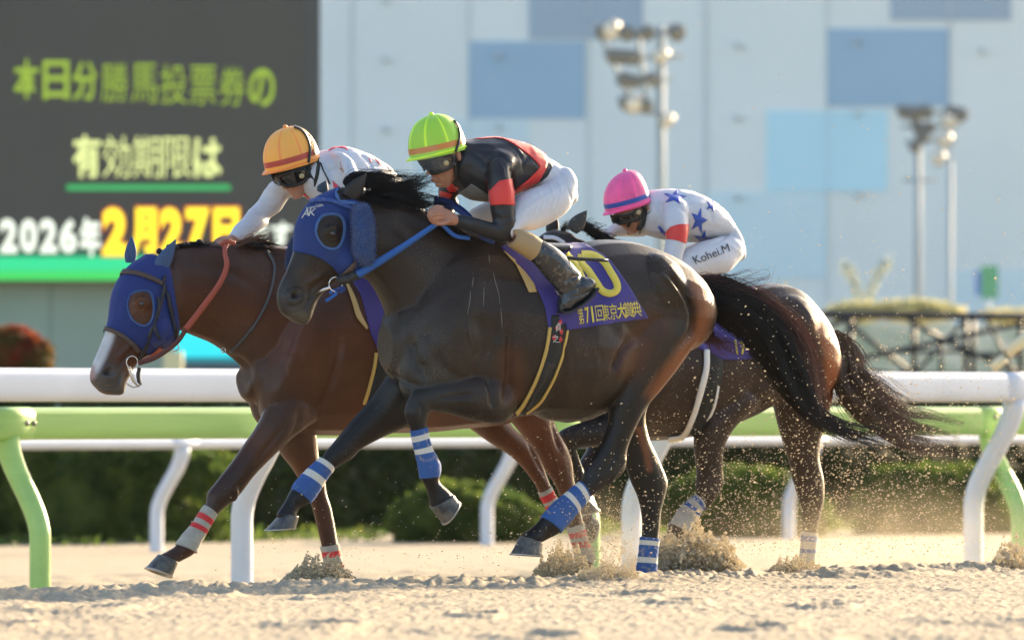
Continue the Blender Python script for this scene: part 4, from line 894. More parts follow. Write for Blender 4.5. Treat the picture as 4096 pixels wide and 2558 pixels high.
for i_, ch in enumerate('第71回東京大賞典'):
    xs0 = (1160, 1268, 1362, 1425, 1530, 1635, 1750, 1845, 1965); ws = (1250, 1340, 1400, 1560, 1640, 1760, 1890, 2010, 2125)
    y0 = 880 - i_ * 13.5; y1 = 1130 - i_ * 15
    P, T = glyphs(ch, 0, 0, 0, 0, (.02 if ch in '71大' else 0), quad=(R5(xs0[i_], y0 + 2), R5(ws[i_] - 10, y0 - 10), R5(ws[i_] + 25, y1 - 14), R5(xs0[i_] + 35, y1)), maxl=9); drape('lettering', P, T, clb, fA, .002, m_clothy, cl, .0008)
# saddle and girth
strap('girth_edging', A_, [(500, 770), (480, 900), (440, 1040), (390, 1160), (330, 1270), (270, 1345)], 20, bvA, fA, .004, m_girthe, hA, .010)
strap('girth_edging', A_, [(617, 790), (595, 900), (555, 1040), (500, 1160), (430, 1270), (340, 1335)], 14, bvA, fA, .004, m_girthe, hA, .010)
gi = strap('girth', A_, [(555, 690), (550, 800), (520, 960), (465, 1100), (395, 1230), (310, 1338)], (96, 96, 90, 80, 66, 40), bvA, fA, .006, m_girth, hA, .008)
gib = bvh_of(gi)
for cx_, cy_ in ((568, 735), (545, 775), (575, 800), (525, 840), (570, 850)): patch('girth_check', A_, ((cx_ - 14, cy_), (cx_, cy_ - 22), (cx_ + 14, cy_), (cx_, cy_ + 22)), gib, fA, .010, mat('check_red', (.55, .03, .03), rough=.6), gi, .001)
P, T = glyphs('貞', 0, 0, 0, 0, .0, quad=(A_(532, 745), A_(570, 735), A_(572, 795), A_(536, 800)), maxl=6); drape('girth_lettering', P, T, gib, fA, .012, m_bw, gi, .001)
P, T = glyphs('之', 0, 0, 0, 0, .0, quad=(A_(512, 822), A_(556, 818), A_(562, 872), A_(518, 872)), maxl=6); drape('girth_lettering', P, T, gib, fA, .012, m_bw, gi, .001)
strap('girth_buckle_strap', A_, [(500, 1005), (470, 1070), (410, 1180), (340, 1300)], (70, 40, 26, 20), bvA, fA, .016, m_strapb, hA, .004)
o = Org(fA); o.tube([(A_, 360, 190, 360, 290, 0, .13), (A_, 470, 200, 460, 300, 0, .15), (A_, 560, 205, 560, 270, 0, .14), (A_, 590, 212, 590, 240, 0, .10)]); V, F, N = o.fuse(.008, 4); mesh('saddle', V, F, m_strapb, hA)
# bridle
bitc = fA.P(*H_(660, 1100), .115)
mesh('bit_ring', *cable(torus_pts(bitc, fA.u, np.array([0, 0, 1.]), .034), .0032, 8), m_steel, hA)
mesh('bit_bar', *cable([fA.P(*H_(470, 1185), .075), fA.P(*H_(540, 1150), .10), fA.P(*H_(600, 1130), .115)], [.004, .007, .008], 8), m_steel, hA)
strap('cheek_strap', H_, [(860, 860), (800, 930), (740, 990), (690, 1020)], 40, bvA, fA, .013, m_strap, hA, .006)
def rib(fr, rows, wpx, m, name, parent, th=.0018, k=8):
    """free strap: rows (map, x, y, s) ; width in source pixels, lying in the picture plane of its frame"""
    P = cr([(*r[0](r[1], r[2]), r[3]) for r in rows], k); d = np.gradient(P[:, :2], axis=0); d /= np.linalg.norm(d, axis=1, keepdims=True)
    X = []; W = []
    wl = np.interp(np.linspace(0, 1, len(P)), np.linspace(0, 1, len(wpx)), wpx) if hasattr(wpx, '__len__') else np.full(len(P), wpx)
    for p, q, w_ in zip(P, d, wl):
        a = fr.P(p[0] - q[1] * w_ / 2, p[1] + q[0] * w_ / 2, p[2]); b = fr.P(p[0] + q[1] * w_ / 2, p[1] - q[0] * w_ / 2, p[2]); X.append((a + b) / 2); W.append((a - b) / 2)
    return mesh(name, *ribbon(X, W, th), m, parent)
rib(fA, [(H_, 680, 1062, .12), (H_, 760, 1050, .125), (H_, 900, 1000, .13)], 36, m_strapb, 'rein_buckle', hA, .004)
rib(fA, [(H_, 880, 1005, .132), (C_, 900, 1030, .15), (C_, 1080, 915, .19), (C_, 1285, 775, .24)], (30, 30, 24, 20), m_reinb, 'rein', hA)
rib(fA, [(C_, 1250, 640, .02), (C_, 1330, 650, .02), (C_, 1420, 700, .04), (C_, 1490, 770, .10), (C_, 1560, 860, .15), (C_, 1640, 900, .17)], 30, mat('navy_rein', (.008, .035, .16), rough=.6), 'rein', hA)
rib(fA, [(C_, 1290, 775, .20), (C_, 1380, 860, .20), (C_, 1480, 880, .20)], 16, m_reinb, 'rein', hA)
rib(fA, [(H_, 600, 1190, .11), (H_, 650, 1160, .115), (H_, 660, 1200, .115), (H_, 560, 1270, .11)], 12, m_reinb, 'curb_strap', hA)
rib(fA, [(H_, 660, 1165, .118), (H_, 720, 1135, .12), (H_, 745, 1150, .12), (H_, 700, 1180, .12)], 14, mat('navy_rein', (0, 0, 0)), 'curb_strap', hA)

# ======================= the bay horse =======================
fB = Frame(1500, 41.2, 27)
hB = empty('racehorse', fB.P(1500, 1616) * [1, 1, 0], 'reddish bay racehorse with white blaze and blue ear hood, leading at left', 'horse', 'racehorses galloping')
trunkB = [(S_, 2330, 1130, 2330, 1450, 0, .14), (S_, 2230, 1020, 2230, 1600, 0, .24), (S_, 2080, 980, 2050, 1690, 0, .27), (S_, 1900, 990, 1850, 1715, 0, .28), (S_, 1700, 995, 1700, 1730, 0, .29),
          (S_, 1500, 1000, 1500, 1735, 0, .28), (S_, 1350, 995, 1350, 1742, 0, .27), (S_, 1215, 1040, 1215, 1735, 0, .24), (S_, 1120, 1240, 1110, 1690, 0, .20), (S_, 1030, 1380, 1040, 1620, 0, .14)]
neckB = [(S_, 1330, 985, 1080, 1600, 0, .18), (S_, 1180, 985, 960, 1465, 0, .145), (S_, 1000, 970, 860, 1383, 0, .115), (S_, 830, 970, 765, 1340, 0, .095), (S_, 700, 990, 690, 1310, 0, .085)]
headB = [(M1, 540, 215, 770, 520, 0, .07), (M1, 380, 330, 770, 720, 0, .095), (M1, 285, 500, 740, 890, 0, .108), (M1, 250, 720, 600, 950, 0, .085), (M1, 190, 880, 480, 1020, 0, .062), (M1, 115, 1060, 410, 1130, 0, .052),
         (M1, 110, 1160, 385, 1190, 0, .052), (M1, 160, 1225, 375, 1235, 0, .042)]
nfB = [(E_, 1100, -90, 1420, 160, .10, .10), (E_, 995, 150, 1255, 285, .14, .085), (E_, 880, 325, 1130, 400, .15, .068), (E_, 780, 470, 970, 560, .15, .058), (E_, 680, 600, 865, 695, .15, .05), (E_, 612, 690, 790, 765, .15, .048), (E_, 600, 775, 690, 850, .15, .038),
       (E_, 510, 910, 615, 965, .15, .035), (E_, 430, 1000, 560, 1055, .15, .036), (E_, 372, 1080, 522, 1140, .15, .042), (E_, 335, 1105, 440, 1190, .15, .034), (E_, 262, 1145, 400, 1210, .15, .042)]
ffB = [(E_, 1120, 250, 1430, 260, -.12, .09), (E_, 1150, 390, 1440, 360, -.14, .075), (E_, 1235, 500, 1460, 500, -.15, .062), (E_, 1310, 620, 1495, 610, -.15, .05), (E_, 1350, 700, 1505, 690, -.15, .046), (E_, 1390, 800, 1540, 800, -.15, .040), (E_, 1430, 950, 1570, 950, -.15, .034), (E_, 1460, 1080, 1590, 1070, -.15, .034),
       (E_, 1485, 1200, 1620, 1210, -.15, .040), (E_, 1480, 1270, 1610, 1300, -.15, .038), (E_, 1450, 1330, 1590, 1360, -.15, .042)]
nhB = [(S_, 1960, 1300, 2320, 1250, .10, .13), (S_, 1970, 1500, 2290, 1460, .13, .12), (D_, 180, 140, 500, 110, .15, .095), (D_, 290, 290, 535, 270, .15, .078), (D_, 395, 420, 600, 390, .15, .062), (D_, 450, 530, 628, 480, .15, .052), (D_, 505, 610, 642, 600, .15, .045), (D_, 545, 700, 665, 700, .15, .040), (D_, 583, 830, 685, 800, .15, .035),
       (D_, 603, 900, 705, 880, .15, .034), (D_, 625, 1000, 722, 985, .15, .036), (D_, 650, 1090, 765, 1085, .15, .042), (D_, 650, 1150, 760, 1160, .15, .036), (D_, 610, 1200, 740, 1220, .15, .042)]
fhB = [(S_, 1900, 1450, 2200, 1400, -.10, .13), (B_, 1450, 640, 1900, 560, -.13, .11), (B_, 1640, 770, 1960, 720, -.15, .085), (B_, 1810, 890, 2080, 850, -.15, .065), (B_, 1960, 985, 2180, 940, -.15, .052), (B_, 2060, 1080, 2215, 1050, -.15, .042), (B_, 2150, 1200, 2262, 1180, -.15, .035),
       (D_, 420, 690, 492, 640, -.15, .034), (D_, 470, 790, 548, 725, -.15, .034), (D_, 530, 880, 625, 800, -.15, .040), (D_, 600, 920, 680, 830, -.15, .034), (D_, 660, 900, 745, 815, -.15, .040)]
ellB = [(M1, 610, 790, .055, 130, 110, .07), (M1, 610, 790, -.055, 130, 110, .07), (M1, 500, 580, .085, 65, 55, .038, 20), (M1, 500, 580, -.085, 65, 55, .038, 20), (M1, 235, 1110, .028, 80, 70, .042), (M1, 235, 1110, -.028, 80, 70, .042),
        (S_, 1120, 1520, .08, 95, 190, .12, 10), (S_, 1090, 1520, -.09, 95, 190, .12, 10), (S_, 1250, 1400, .14, 150, 250, .10, 20), (S_, 1250, 1400, -.12, 150, 250, .10, 20), (S_, 1750, 1380, 0, 330, 290, .31)]
strokesB = [(M1, [(600, 330), (690, 520), (720, 720), (650, 880), (560, 950)], 16, -.006), (M1, [(450, 860), (380, 930), (300, 1000)], 18, .005), (M1, [(430, 920), (350, 1020), (320, 1090)], 14, -.006),
            (M1, [(215, 1120), (240, 1090), (290, 1085)], 24, -.030), (M1, [(195, 1090), (230, 1060), (290, 1060), (305, 1100), (280, 1160)], 12, .008), (M1, [(375, 1060), (330, 1140), (320, 1220)], 8, -.010), (M1, [(160, 1190), (250, 1210), (340, 1190)], 7, -.006),
            (M1, [(500, 590), (470, 600)], 22, -.009), (M1, [(450, 570), (500, 545), (550, 575)], 11, .007), (M1, [(455, 630), (500, 645), (545, 615)], 9, .004),
            (M1, [(1170, 960), (1280, 1060), (1300, 1200)], 28, -.012), (M1, [(1185, 1000), (1230, 1200), (1300, 1350)], 20, .008), (M1, [(1330, 1180), (1335, 1320), (1370, 1420)], 30, -.011), (M1, [(1450, 1330), (1700, 1300)], 26, -.006),
            (M1, [(1640, 900), (1560, 1150), (1440, 1330)], 50, .006), (M1, [(1960, 700), (1950, 1000), (1850, 1300), (1700, 1450)], 36, -.012), (M1, [(760, 280), (1000, 300), (1250, 400), (1450, 560)], 40, -.006), (M1, [(900, 620), (1200, 820)], 60, -.005),
            (M1, [(1330, 700), (1300, 850), (1360, 1000)], 6, .004), (M1, [(1900, 900), (2000, 1050)], 6, .003), (M1, [(1650, 620), (1600, 850), (1520, 1000)], 36, -.008), (M1, [(820, 500), (1000, 700), (1150, 830)], 12, -.004), (E_, [(900, 520), (800, 640), (740, 720)], 8, .004), (D_, [(480, 330), (520, 480), (560, 620)], 7, .005), (D_, [(330, 330), (400, 480), (470, 600)], 10, -.005), (E_, [(1350, 450), (1430, 650), (1480, 850)], 10, -.006), (E_, [(1200, 180), (1080, 330), (960, 470)], 22, -.009), (E_, [(1230, 290), (1290, 180), (1300, 60)], 20, -.01), (E_, [(830, 640), (820, 720), (780, 760)], 12, .008),
            (D_, [(500, 190), (530, 330), (560, 430)], 16, -.012), (D_, [(420, 230), (450, 400), (560, 560)], 18, -.006), (D_, [(590, 440), (610, 540)], 12, -.008)]
VB, FB, NB = build_body(fB, [trunkB, neckB, headB, nfB, ffB, nhB, fhB], ellB, strokesB)
VB = VB + NB * (fbm(VB, 9, 13) * .002)[:, None]; NB = vnormals(VB, FB)
BY = (.095, .031, .011); BD = (.040, .018, .011)
colB = paint(VB, fB, BY, [(M1, [(800, 200), (1100, 220), (1500, 300), (1900, 500)], 260, BD, .8), (S_, [(1900, 1100), (2200, 1100)], 200, BD, .7), (M1, [(1200, 1000), (1400, 1300), (1600, 1500)], 260, (.055, .035, .024), .7), (E_, [(900, 480), (700, 720), (620, 800)], 150, (.030, .015, .010), .8), (E_, [(1400, 700), (1500, 900), (1550, 1100)], 110, (.055, .020, .011), .7),
                          (S_, [(1400, 1650), (1700, 1700)], 120, (.13, .045, .018), .7), (D_, [(300, 200), (450, 400), (600, 700)], 170, (.13, .042, .016), .7), (M1, [(250, 1000), (350, 900), (450, 800)], 120, (.075, .028, .016), .8),
                          (M1, [(150, 1120), (300, 1130), (350, 1200)], 100, (.085, .075, .070), .9), (M1, [(170, 1200), (330, 1230)], 40, (.10, .09, .075), .8), (M1, [(262, 740), (235, 850), (185, 970), (135, 1060)], 50, (.62, .60, .60), 1.0), (M1, [(262, 740), (235, 850), (185, 970), (135, 1060)], 40, (.62, .60, .60), 1.0), (M1, [(125, 1060), (130, 1120)], 32, (.38, .24, .22), .9), (E_, [(420, 1090), (300, 1180)], 80, (.05, .022, .013), .8)], 2)
bodyB = mesh('body', VB, FB, m_coatB, hB, vcol=colB); bvB = BVHTree.FromPolygons(VB.tolist(), FB.tolist()); SB = (VB, FB, NB)
hoof(fB, (E_, 245, 1143, 395, 1212, .15, .050), (E_, 155, 1240, 350, 1318, .15, .060), hB)
hoof(fB, (E_, 1450, 1330, 1590, 1365, -.15, .05), (E_, 1380, 1410, 1570, 1430, -.15, .06), hB)
hoof(fB, (D_, 605, 1205, 740, 1228, .15, .05), (D_, 550, 1290, 725, 1300, .15, .06), hB)
hoof(fB, (D_, 672, 905, 748, 812, -.15, .046), (D_, 745, 990, 778, 850, -.15, .056), hB)
for rows, st in (([(E_, 592, 780, 680, 858, .15, .037), (E_, 510, 905, 615, 970, .15, .035), (E_, 430, 1000, 562, 1060, .15, .037), (E_, 380, 1070, 530, 1140, .15, .042)], [(.12, .22, 1), (.32, .42, 1)]),
                 ([(E_, 1460, 1090, 1588, 1065, -.15, .034), (E_, 1472, 1150, 1602, 1135, -.15, .036), (E_, 1488, 1220, 1620, 1215, -.15, .040), (E_, 1492, 1270, 1630, 1280, -.15, .04)], [(.22, .42, 1), (.62, .8, 1)]),
                 ([(D_, 598, 905, 698, 868, .15, .035), (D_, 622, 990, 722, 970, .15, .036), (D_, 645, 1060, 760, 1060, .15, .042), (D_, 655, 1120, 768, 1130, .15, .042)], [(.14, .26, 1), (.38, .52, 1)]),
                 ([(D_, 413, 680, 487, 630, -.15, .034), (D_, 440, 740, 515, 690, -.15, .034), (D_, 470, 790, 548, 735, -.15, .036), (D_, 500, 840, 590, 780, -.15, .038)], [(.14, .36, 1), (.5, .72, 1)])):
    bandage('leg_bandage', fB, rows, [m_bwd, m_br], st, hB)
eyeholeB = cr([M1(*p) for p in ((505, 490), (560, 510), (582, 590), (572, 690), (530, 740), (480, 735), (425, 690), (400, 620), (405, 550), (440, 505), (505, 490))], 5).tolist()
hoodB = [M1(*p) for p in ((400, 270), (500, 228), (590, 232), (640, 270), (690, 300), (720, 400), (745, 550), (765, 680), (770, 800), (740, 890), (640, 920), (570, 960), (500, 930), (440, 870), (330, 800), (226, 752), (240, 600), (252, 480), (300, 380), (360, 300))]
ho = shell('hood', SB, fB, [tuple(p) for p in cr(hoodB + hoodB[:1], 4)], .007, m_hood, hB, hole=[([tuple(p) for p in eyeholeB], 1)]); hbB = bvh_of(ho)
V, T = strip2d([tuple(p) for p in eyeholeB], 13, sub=1); drape('eye_rim', V, T, hbB, fB, .001, m_hoodrim, ho, .003)
m_earh = mat('denim_blue_ear_cover', (.055, .10, .20), rough=.8, bump=.4, bscale=150, speck=(SANDC, 110, .92, .4))
ear(fB, M1, (618, 345), (752, 105), 118, .055, m_earh, hB, 'ear_cover', s2=.075); ear(fB, M1, (412, 265), (424, 80), 88, -.06, m_earh, hB, 'ear_cover', s2=-.07)
c, n_ = on_surface(bvB, M1, 497, 590); mesh('eye', *sph(c - n_ * .009, .016), m_eye, hB)
strap('brow_band', M1, [(310, 355), (400, 350), (500, 370), (600, 410), (655, 440)], 34, hbB, fB, .003, m_strap, hB, .006)
strap('noseband', M1, [(205, 780), (260, 780), (340, 815), (410, 870), (470, 940)], 34, bvB, fB, .011, m_strap, hB, .006)
strap('cheek_strap', M1, [(655, 380), (640, 520), (600, 680), (560, 820), (500, 930), (460, 990)], 22, bvB, fB, .015, m_strapb, hB, .005)
strap('cheek_strap', M1, [(660, 440), (680, 560), (710, 700), (745, 840), (750, 900)], 20, bvB, fB, .015, m_strapb, hB, .005)
strap('throat_strap', M1, [(600, 540), (610, 600), (590, 700), (600, 780), (625, 835)], 18, bvB, fB, .02, m_strapb, hB, .005)
strap('chin_strap', M1, [(640, 900), (570, 960), (500, 1000), (465, 1020)], 40, bvB, fB, .014, m_rein, hB, .006)
mesh('bit_ring', *cable(torus_pts(fB.P(*M1(425, 1020), .10), fB.u, np.array([0, 0, 1.]), .030), .0032, 8), m_steel, hB)
mesh('martingale_ring', *cable(torus_pts(fB.P(*M1(745, 905), .10), fB.u, np.array([0, 0, 1.]), .020), .003, 8), m_steel, hB)
rib(fB, [(M1, 400, 1050, .08), (M1, 420, 1110, .085), (M1, 440, 1160, .085), (M1, 475, 1195, .08)], 14, m_steel, 'bit_shank', hB, .003); rib(fB, [(M1, 480, 1060, .08), (M1, 470, 1120, .08), (M1, 485, 1190, .08)], 14, m_strapb, 'curb_strap', hB, .003)
rib(fB, [(M1, 385, 1180, .07), (M1, 430, 1205, .075), (M1, 485, 1195, .08)], 6, m_steel, 'curb_chain', hB, .003)
rib(fB, [(M1, 470, 1030, .11), (M1, 600, 985, .115), (M1, 750, 880, .12), (M1, 830, 770, .135)], 18, mat('dark_red_rein', (.12, .035, .025), rough=.6), 'rein', hB)
rib(fB, [(M1, 825, 775, .136), (M1, 960, 600, .145), (M1, 1080, 430, .15), (M1, 1130, 300, .15), (M1, 1115, 200, .13), (M1, 1130, 130, .10)], (24, 24, 22, 20, 18, 20), m_rein, 'rein', hB)
rib(fB, [(M1, 1085, 150, .1), (M1, 1130, 122, .11), (M1, 1195, 135, .1)], 18, m_rein, 'rein', hB)
strap('neck_strap', M1, [(1425, 195), (1470, 270), (1480, 360), (1440, 540), (1350, 720), (1240, 860), (1160, 940)], 18, bvB, fB, .006, mat('grey_strap', (.06, .065, .07), rough=.5), hB, .005)
mesh('strap_buckle', *cable(torus_pts(fB.P(*M1(1105, 930), .03), fB.u, np.array([0, 0, 1.]), .012), .003, 8), m_steel, hB)
strands(fB, [(M1, 640, 205, 22), (M1, 800, 155, 20), (M1, 1000, 150, 20), (M1, 1200, 160, 26)], 500, .0018, m_hairblk, 'mane', hB, 21, depth=.05, wig=.006, lenv=(.2, 1), start=(0, .8))
for (x, y) in ((628, 195), (700, 165), (758, 175), (830, 150), (850, 158), (925, 128), (940, 138)): mesh('mane_knot', *sph(fB.P(*M1(x, y), .01), .016, 8, 6), m_hairblk, hB)
strands(fB, [(M1, 1150, 180, 20), (M1, 1260, 140, 26), (M1, 1370, 100, 34), (M1, 1470, 60, 26)], 200, .0016, mat('auburn_hair', (.13, .05, .02), rough=.4), 'mane', hB, 22, depth=.06, wig=.015, fly=.3)
strands(fB, [(M1, 1150, 170, 26), (M1, 1300, 150, 34), (M1, 1450, 170, 38), (M1, 1600, 190, 36)], 500, .0018, m_hairblk, 'mane', hB, 23, depth=.08, wig=.012, fly=.2, lenv=(.3, 1), start=(0, .6))
cb = shell('saddle_cloth', SB, fB, [M1(*p) for p in ((2000, 350), (2060, 410), (2130, 520), (2200, 800), (2262, 940), (2330, 900), (2600, 850), (2700, 500), (2500, 150), (2150, 120))], .012, m_cloth, hB, cond=m_under)
strap('saddle_pad', M1, [(2020, 440), (2070, 560), (2110, 680), (2170, 770)], (16, 34, 40, 16), bvB, fB, .012, m_pad, hB, .006)
strap('girth_edging', M1, [(2240, 950), (2225, 1060), (2190, 1200), (2150, 1330)], 22, bvB, fB, .004, m_girthe, hB, .008)
strap('girth', M1, [(2300, 940), (2290, 1060), (2250, 1200), (2200, 1330)], 90, bvB, fB, .004, m_girth, hB, .007)
o = Org(fB); o.tube([(S_, 1640, 960, 1640, 1040, 0, .14), (S_, 1740, 960, 1740, 1060, 0, .15), (S_, 1860, 965, 1860, 1030, 0, .14)]); V, F, N = o.fuse(.01, 3); mesh('saddle', V, F, m_strapb, hB)
strands(fB, [(S_, 2345, 1080, 20), (S_, 2420, 1150, 60), (S_, 2470, 1350, 80), (S_, 2520, 1550, 60), (S_, 2600, 1620, 50)], 500, .0025, m_hairblk, 'tail', hB, 24, depth=.15, wig=.012, lenv=(.5, 1))

# ======================= the rear horse =======================
fC = Frame(2900, 43.0, 27)
hC = empty('racehorse', fC.P(2900, 1616) * [1, 1, 0], 'dusty dark brown racehorse with white edged girth, behind at right', 'horse', 'racehorses galloping')
trunkC = [(R4, 1215, 640, 1205, 900, 0, .13), (R4, 1130, 440, 1120, 1000, 0, .22), (R4, 980, 262, 980, 1040, 0, .27), (R4, 820, 222, 820, 1050, 0, .28), (R4, 600, 250, 620, 1150, 0, .29), (R4, 350, 275, 330, 1245, 0, .30), (R4, 100, 280, 50, 1280, 0, .30),
          (S_, 2500, 1150, 2480, 1755, 0, .28), (S_, 2390, 1160, 2370, 1720, 0, .25), (S_, 2310, 1260, 2300, 1650, 0, .16)]
neckC = [(S_, 2560, 1130, 2340, 1560, 0, .19), (S_, 2450, 1030, 2270, 1380, 0, .14), (S_, 2370, 975, 2220, 1260, 0, .11), (S_, 2300, 945, 2180, 1200, 0, .09)]
headC = [(S_, 2270, 925, 2270, 1100, 0, .07), (S_, 2205, 918, 2220, 1170, 0, .095), (S_, 2140, 965, 2180, 1230, 0, .105), (S_, 2100, 1080, 2140, 1260, 0, .08), (S_, 2060, 1180, 2120, 1310, 0, .06), (S_, 2030, 1270, 2100, 1360, 0, .05)]
nhC = [(R4, 800, 450, 1180, 600, .11, .13), (R4, 560, 800, 1050, 800, .13, .13), (R4, 400, 1010, 780, 1010, .14, .12), (R4, 310, 1170, 590, 1170, .15, .095), (R4, 292, 1330, 505, 1310, .15, .072), (R4, 308, 1450, 490, 1440, .15, .058),
       (D_, 1425, 560, 1602, 530, .15, .05), (D_, 1420, 650, 1605, 630, .15, .046), (D_, 1425, 700, 1530, 755, .15, .038), (D_, 1330, 775, 1420, 850, .15, .034), (D_, 1255, 880, 1368, 945, .15, .040), (D_, 1215, 960, 1320, 1010, .15, .034), (D_, 1150, 1020, 1270, 1080, .15, .042)]
fhC = [(R4, 820, 700, 1230, 800, -.11, .13), (R4, 810, 950, 1235, 960, -.13, .11), (R4, 845, 1130, 1190, 1140, -.14, .09), (R4, 890, 1290, 1150, 1270, -.15, .072), (R4, 935, 1430, 1140, 1400, -.15, .06), (D_, 2040, 560, 2255, 600, -.15, .05), (D_, 2075, 680, 2255, 730, -.15, .046), (D_, 2105, 790, 2235, 820, -.15, .038),
       (D_, 2112, 930, 2208, 940, -.15, .034), (D_, 2105, 1050, 2198, 1050, -.15, .034), (D_, 2092, 1120, 2192, 1130, -.15, .040), (D_, 2080, 1190, 2180, 1200, -.15, .036), (D_, 2050, 1240, 2160, 1260, -.15, .042)]
nfC = [(D_, 960, 60, 900, 420, .10, .10), (D_, 800, 180, 850, 385, .13, .08), (D_, 690, 220, 720, 385, .14, .06), (D_, 600, 250, 650, 392, .14, .05), (D_, 540, 290, 600, 400, .14, .045), (D_, 560, 350, 640, 370, .14, .035), (D_, 600, 480, 680, 470, .14, .033), (D_, 640, 600, 720, 590, .14, .036), (D_, 650, 700, 730, 690, .14, .036)]
ffC = [(D_, 800, 100, 1000, 300, -.1, .1), (D_, 740, 350, 900, 380, -.14, .06), (D_, 670, 480, 800, 520, -.14, .05), (D_, 650, 560, 730, 600, -.14, .036), (D_, 610, 680, 690, 720, -.14, .035), (D_, 560, 790, 650, 840, -.14, .04)]
strokesC = [(R4, [(1000, 560), (1100, 720), (1180, 900)], 30, -.012), (R4, [(800, 1050), (700, 960), (640, 900)], 30, -.012), (R4, [(600, 620), (700, 850)], 60, -.006), (D_, [(1540, 400), (1550, 560)], 14, -.006), (D_, [(2190, 560), (2190, 760)], 12, -.005)]
VC, FC, NC = build_body(fC, [trunkC, neckC, headC, nhC, fhC, nfC, ffC], [(R4, 950, 520, .14, 200, 230, .15, -20), (R4, 950, 520, -.14, 200, 230, .15, -20), (R4, 150, 780, 0, 330, 430, .32)], strokesC, voxel=.010)
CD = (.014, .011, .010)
colC = paint(VC, fC, (.040, .022, .014), [(R4, [(700, 250), (1000, 300), (1150, 600)], 120, (.018, .013, .011), .7), (R4, [(1150, 480), (1225, 700), (1220, 950), (1180, 1150)], 60, (.26, .075, .022), 1), (D_, [(1500, 300), (1520, 600)], 150, (.035, .022, .015), .8), (D_, [(2120, 400), (2150, 700), (2150, 900)], 150, (.05, .028, .017), .8), (S_, [(2150, 950), (2400, 1000), (2400, 1200)], 160, CD, .9), (D_, [(800, 250), (600, 350), (680, 600)], 160, CD, 1)], 3)  # orange zone down the rump edge is sun rim light painted in
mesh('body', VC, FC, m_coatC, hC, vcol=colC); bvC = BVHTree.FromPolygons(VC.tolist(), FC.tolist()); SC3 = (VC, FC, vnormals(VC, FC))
hoof(fC, (D_, 1150, 1020, 1265, 1082, .15, .05), (D_, 1080, 1110, 1240, 1180, .15, .06), hC); hoof(fC, (D_, 2050, 1240, 2165, 1262, -.15, .05), (D_, 1990, 1320, 2140, 1330, -.15, .06), hC)
hoof(fC, (D_, 655, 720, 730, 710, .14, .045), (D_, 690, 820, 800, 780, .14, .055), hC)
for rows, st in (([(D_, 1425, 690, 1480, 775, .15, .038), (D_, 1330, 772, 1422, 852, .15, .036), (D_, 1260, 875, 1368, 945, .15, .042)], [(.06, .16, 1), (.3, .4, 1)]), ([(D_, 2112, 925, 2208, 940, -.15, .036), (D_, 2102, 1050, 2198, 1055, -.15, .035), (D_, 2092, 1160, 2190, 1170, -.15, .042)], [(.12, .24, 1), (.46, .56, 1)]),
                 ([(D_, 650, 555, 725, 590, -.14, .036), (D_, 625, 640, 705, 680, -.14, .036), (D_, 590, 740, 680, 780, -.14, .04)], [(.1, .3, 1)])):
    bandage('leg_bandage', fC, rows, [m_bwd, m_bb], st, hC)
ear(fC, S_, (2293, 915), (2347, 842), 62, .05, mat('grey_black_ear', (.03, .034, .036), rough=.6, speck=(SANDC, 100, .9, .5)), hC, s2=.07); ear(fC, S_, (2205, 925), (2225, 860), 50, -.06, m_earb, hC)
strands(fC, [(Z3, 260, 740, 30), (Z3, 340, 760, 34), (Z3, 450, 800, 36), (Z3, 560, 840, 40)], 260, .0018, m_hairblk, 'mane', hC, 31, depth=.06, wig=.02, fly=.4); strands(fC, [(Z3, 380, 820, 40), (Z3, 560, 890, 40), (Z3, 800, 960, 30)], 350, .0022, m_hairblk, 'mane', hC, 32, depth=.08, wig=.012, start=(0, .5)); strands(fC, [(Z3, 110, 830, 16), (Z3, 160, 770, 20), (Z3, 230, 735, 26)], 60, .0014, m_hairblk, 'mane', hC, 33, depth=.03, wig=.02, fly=.4)
strap('bridle_strap', Z3, [(-60, 890), (40, 895), (110, 930), (160, 980)], 34, bvC, fC, .006, mat('pale_strap', (.55, .52, .55), rough=.6), hC, .006)
tgC = [(R4, 1210, 560, 40), (R4, 1290, 700, 90), (R4, 1330, 850, 110), (R4, 1400, 960, 130), (R4, 1530, 1080, 130), (R4, 1700, 1190, 130), (R4, 1880, 1240, 150), (R4, 2080, 1290, 140)]
strands(fC, tgC, 2200, .0017, m_hairdust, 'tail', hC, 34, depth=.2, wig=.02, fly=.25, lenv=(.62, 1), k=22)
cc = shell('saddle_cloth', SC3, fC, [R4(*p) for p in ((300, 650), (300, 300), (700, 260), (790, 400), (700, 728), (560, 738), (480, 735), (420, 700))], .012, m_cloth, hC, cond=m_under); ccb = bvh_of(cc)
P, T = glyphs('17', 0, 0, 0, 0, .02, quad=(R4(565, 600), R4(640, 625), R4(650, 705), R4(580, 700)), maxl=9); drape('race_number', P, T, ccb, fC, .002, m_clothy, cc, .001)
strap('girth', R4, [(440, 690), (430, 830), (400, 980), (340, 1140), (270, 1225)], 100, bvC, fC, .005, m_girth, hC, .006)
strap('girth_edging', R4, [(372, 670), (368, 800), (330, 960), (280, 1120), (215, 1240), (120, 1262)], 32, bvC, fC, .007, m_girthw, hC, .010); strap('girth_edging', R4, [(452, 910), (430, 1020), (390, 1120), (340, 1190)], 14, bvC, fC, .008, m_girthw, hC, .008)
o = Org(fC); o.tube([(S_, 2560, 1100, 2560, 1180, 0, .14), (S_, 2680, 1110, 2680, 1200, 0, .15), (S_, 2800, 1130, 2800, 1190, 0, .14)]); V, F, N = o.fuse(.01, 3); mesh('saddle', V, F, m_strapb, hC)

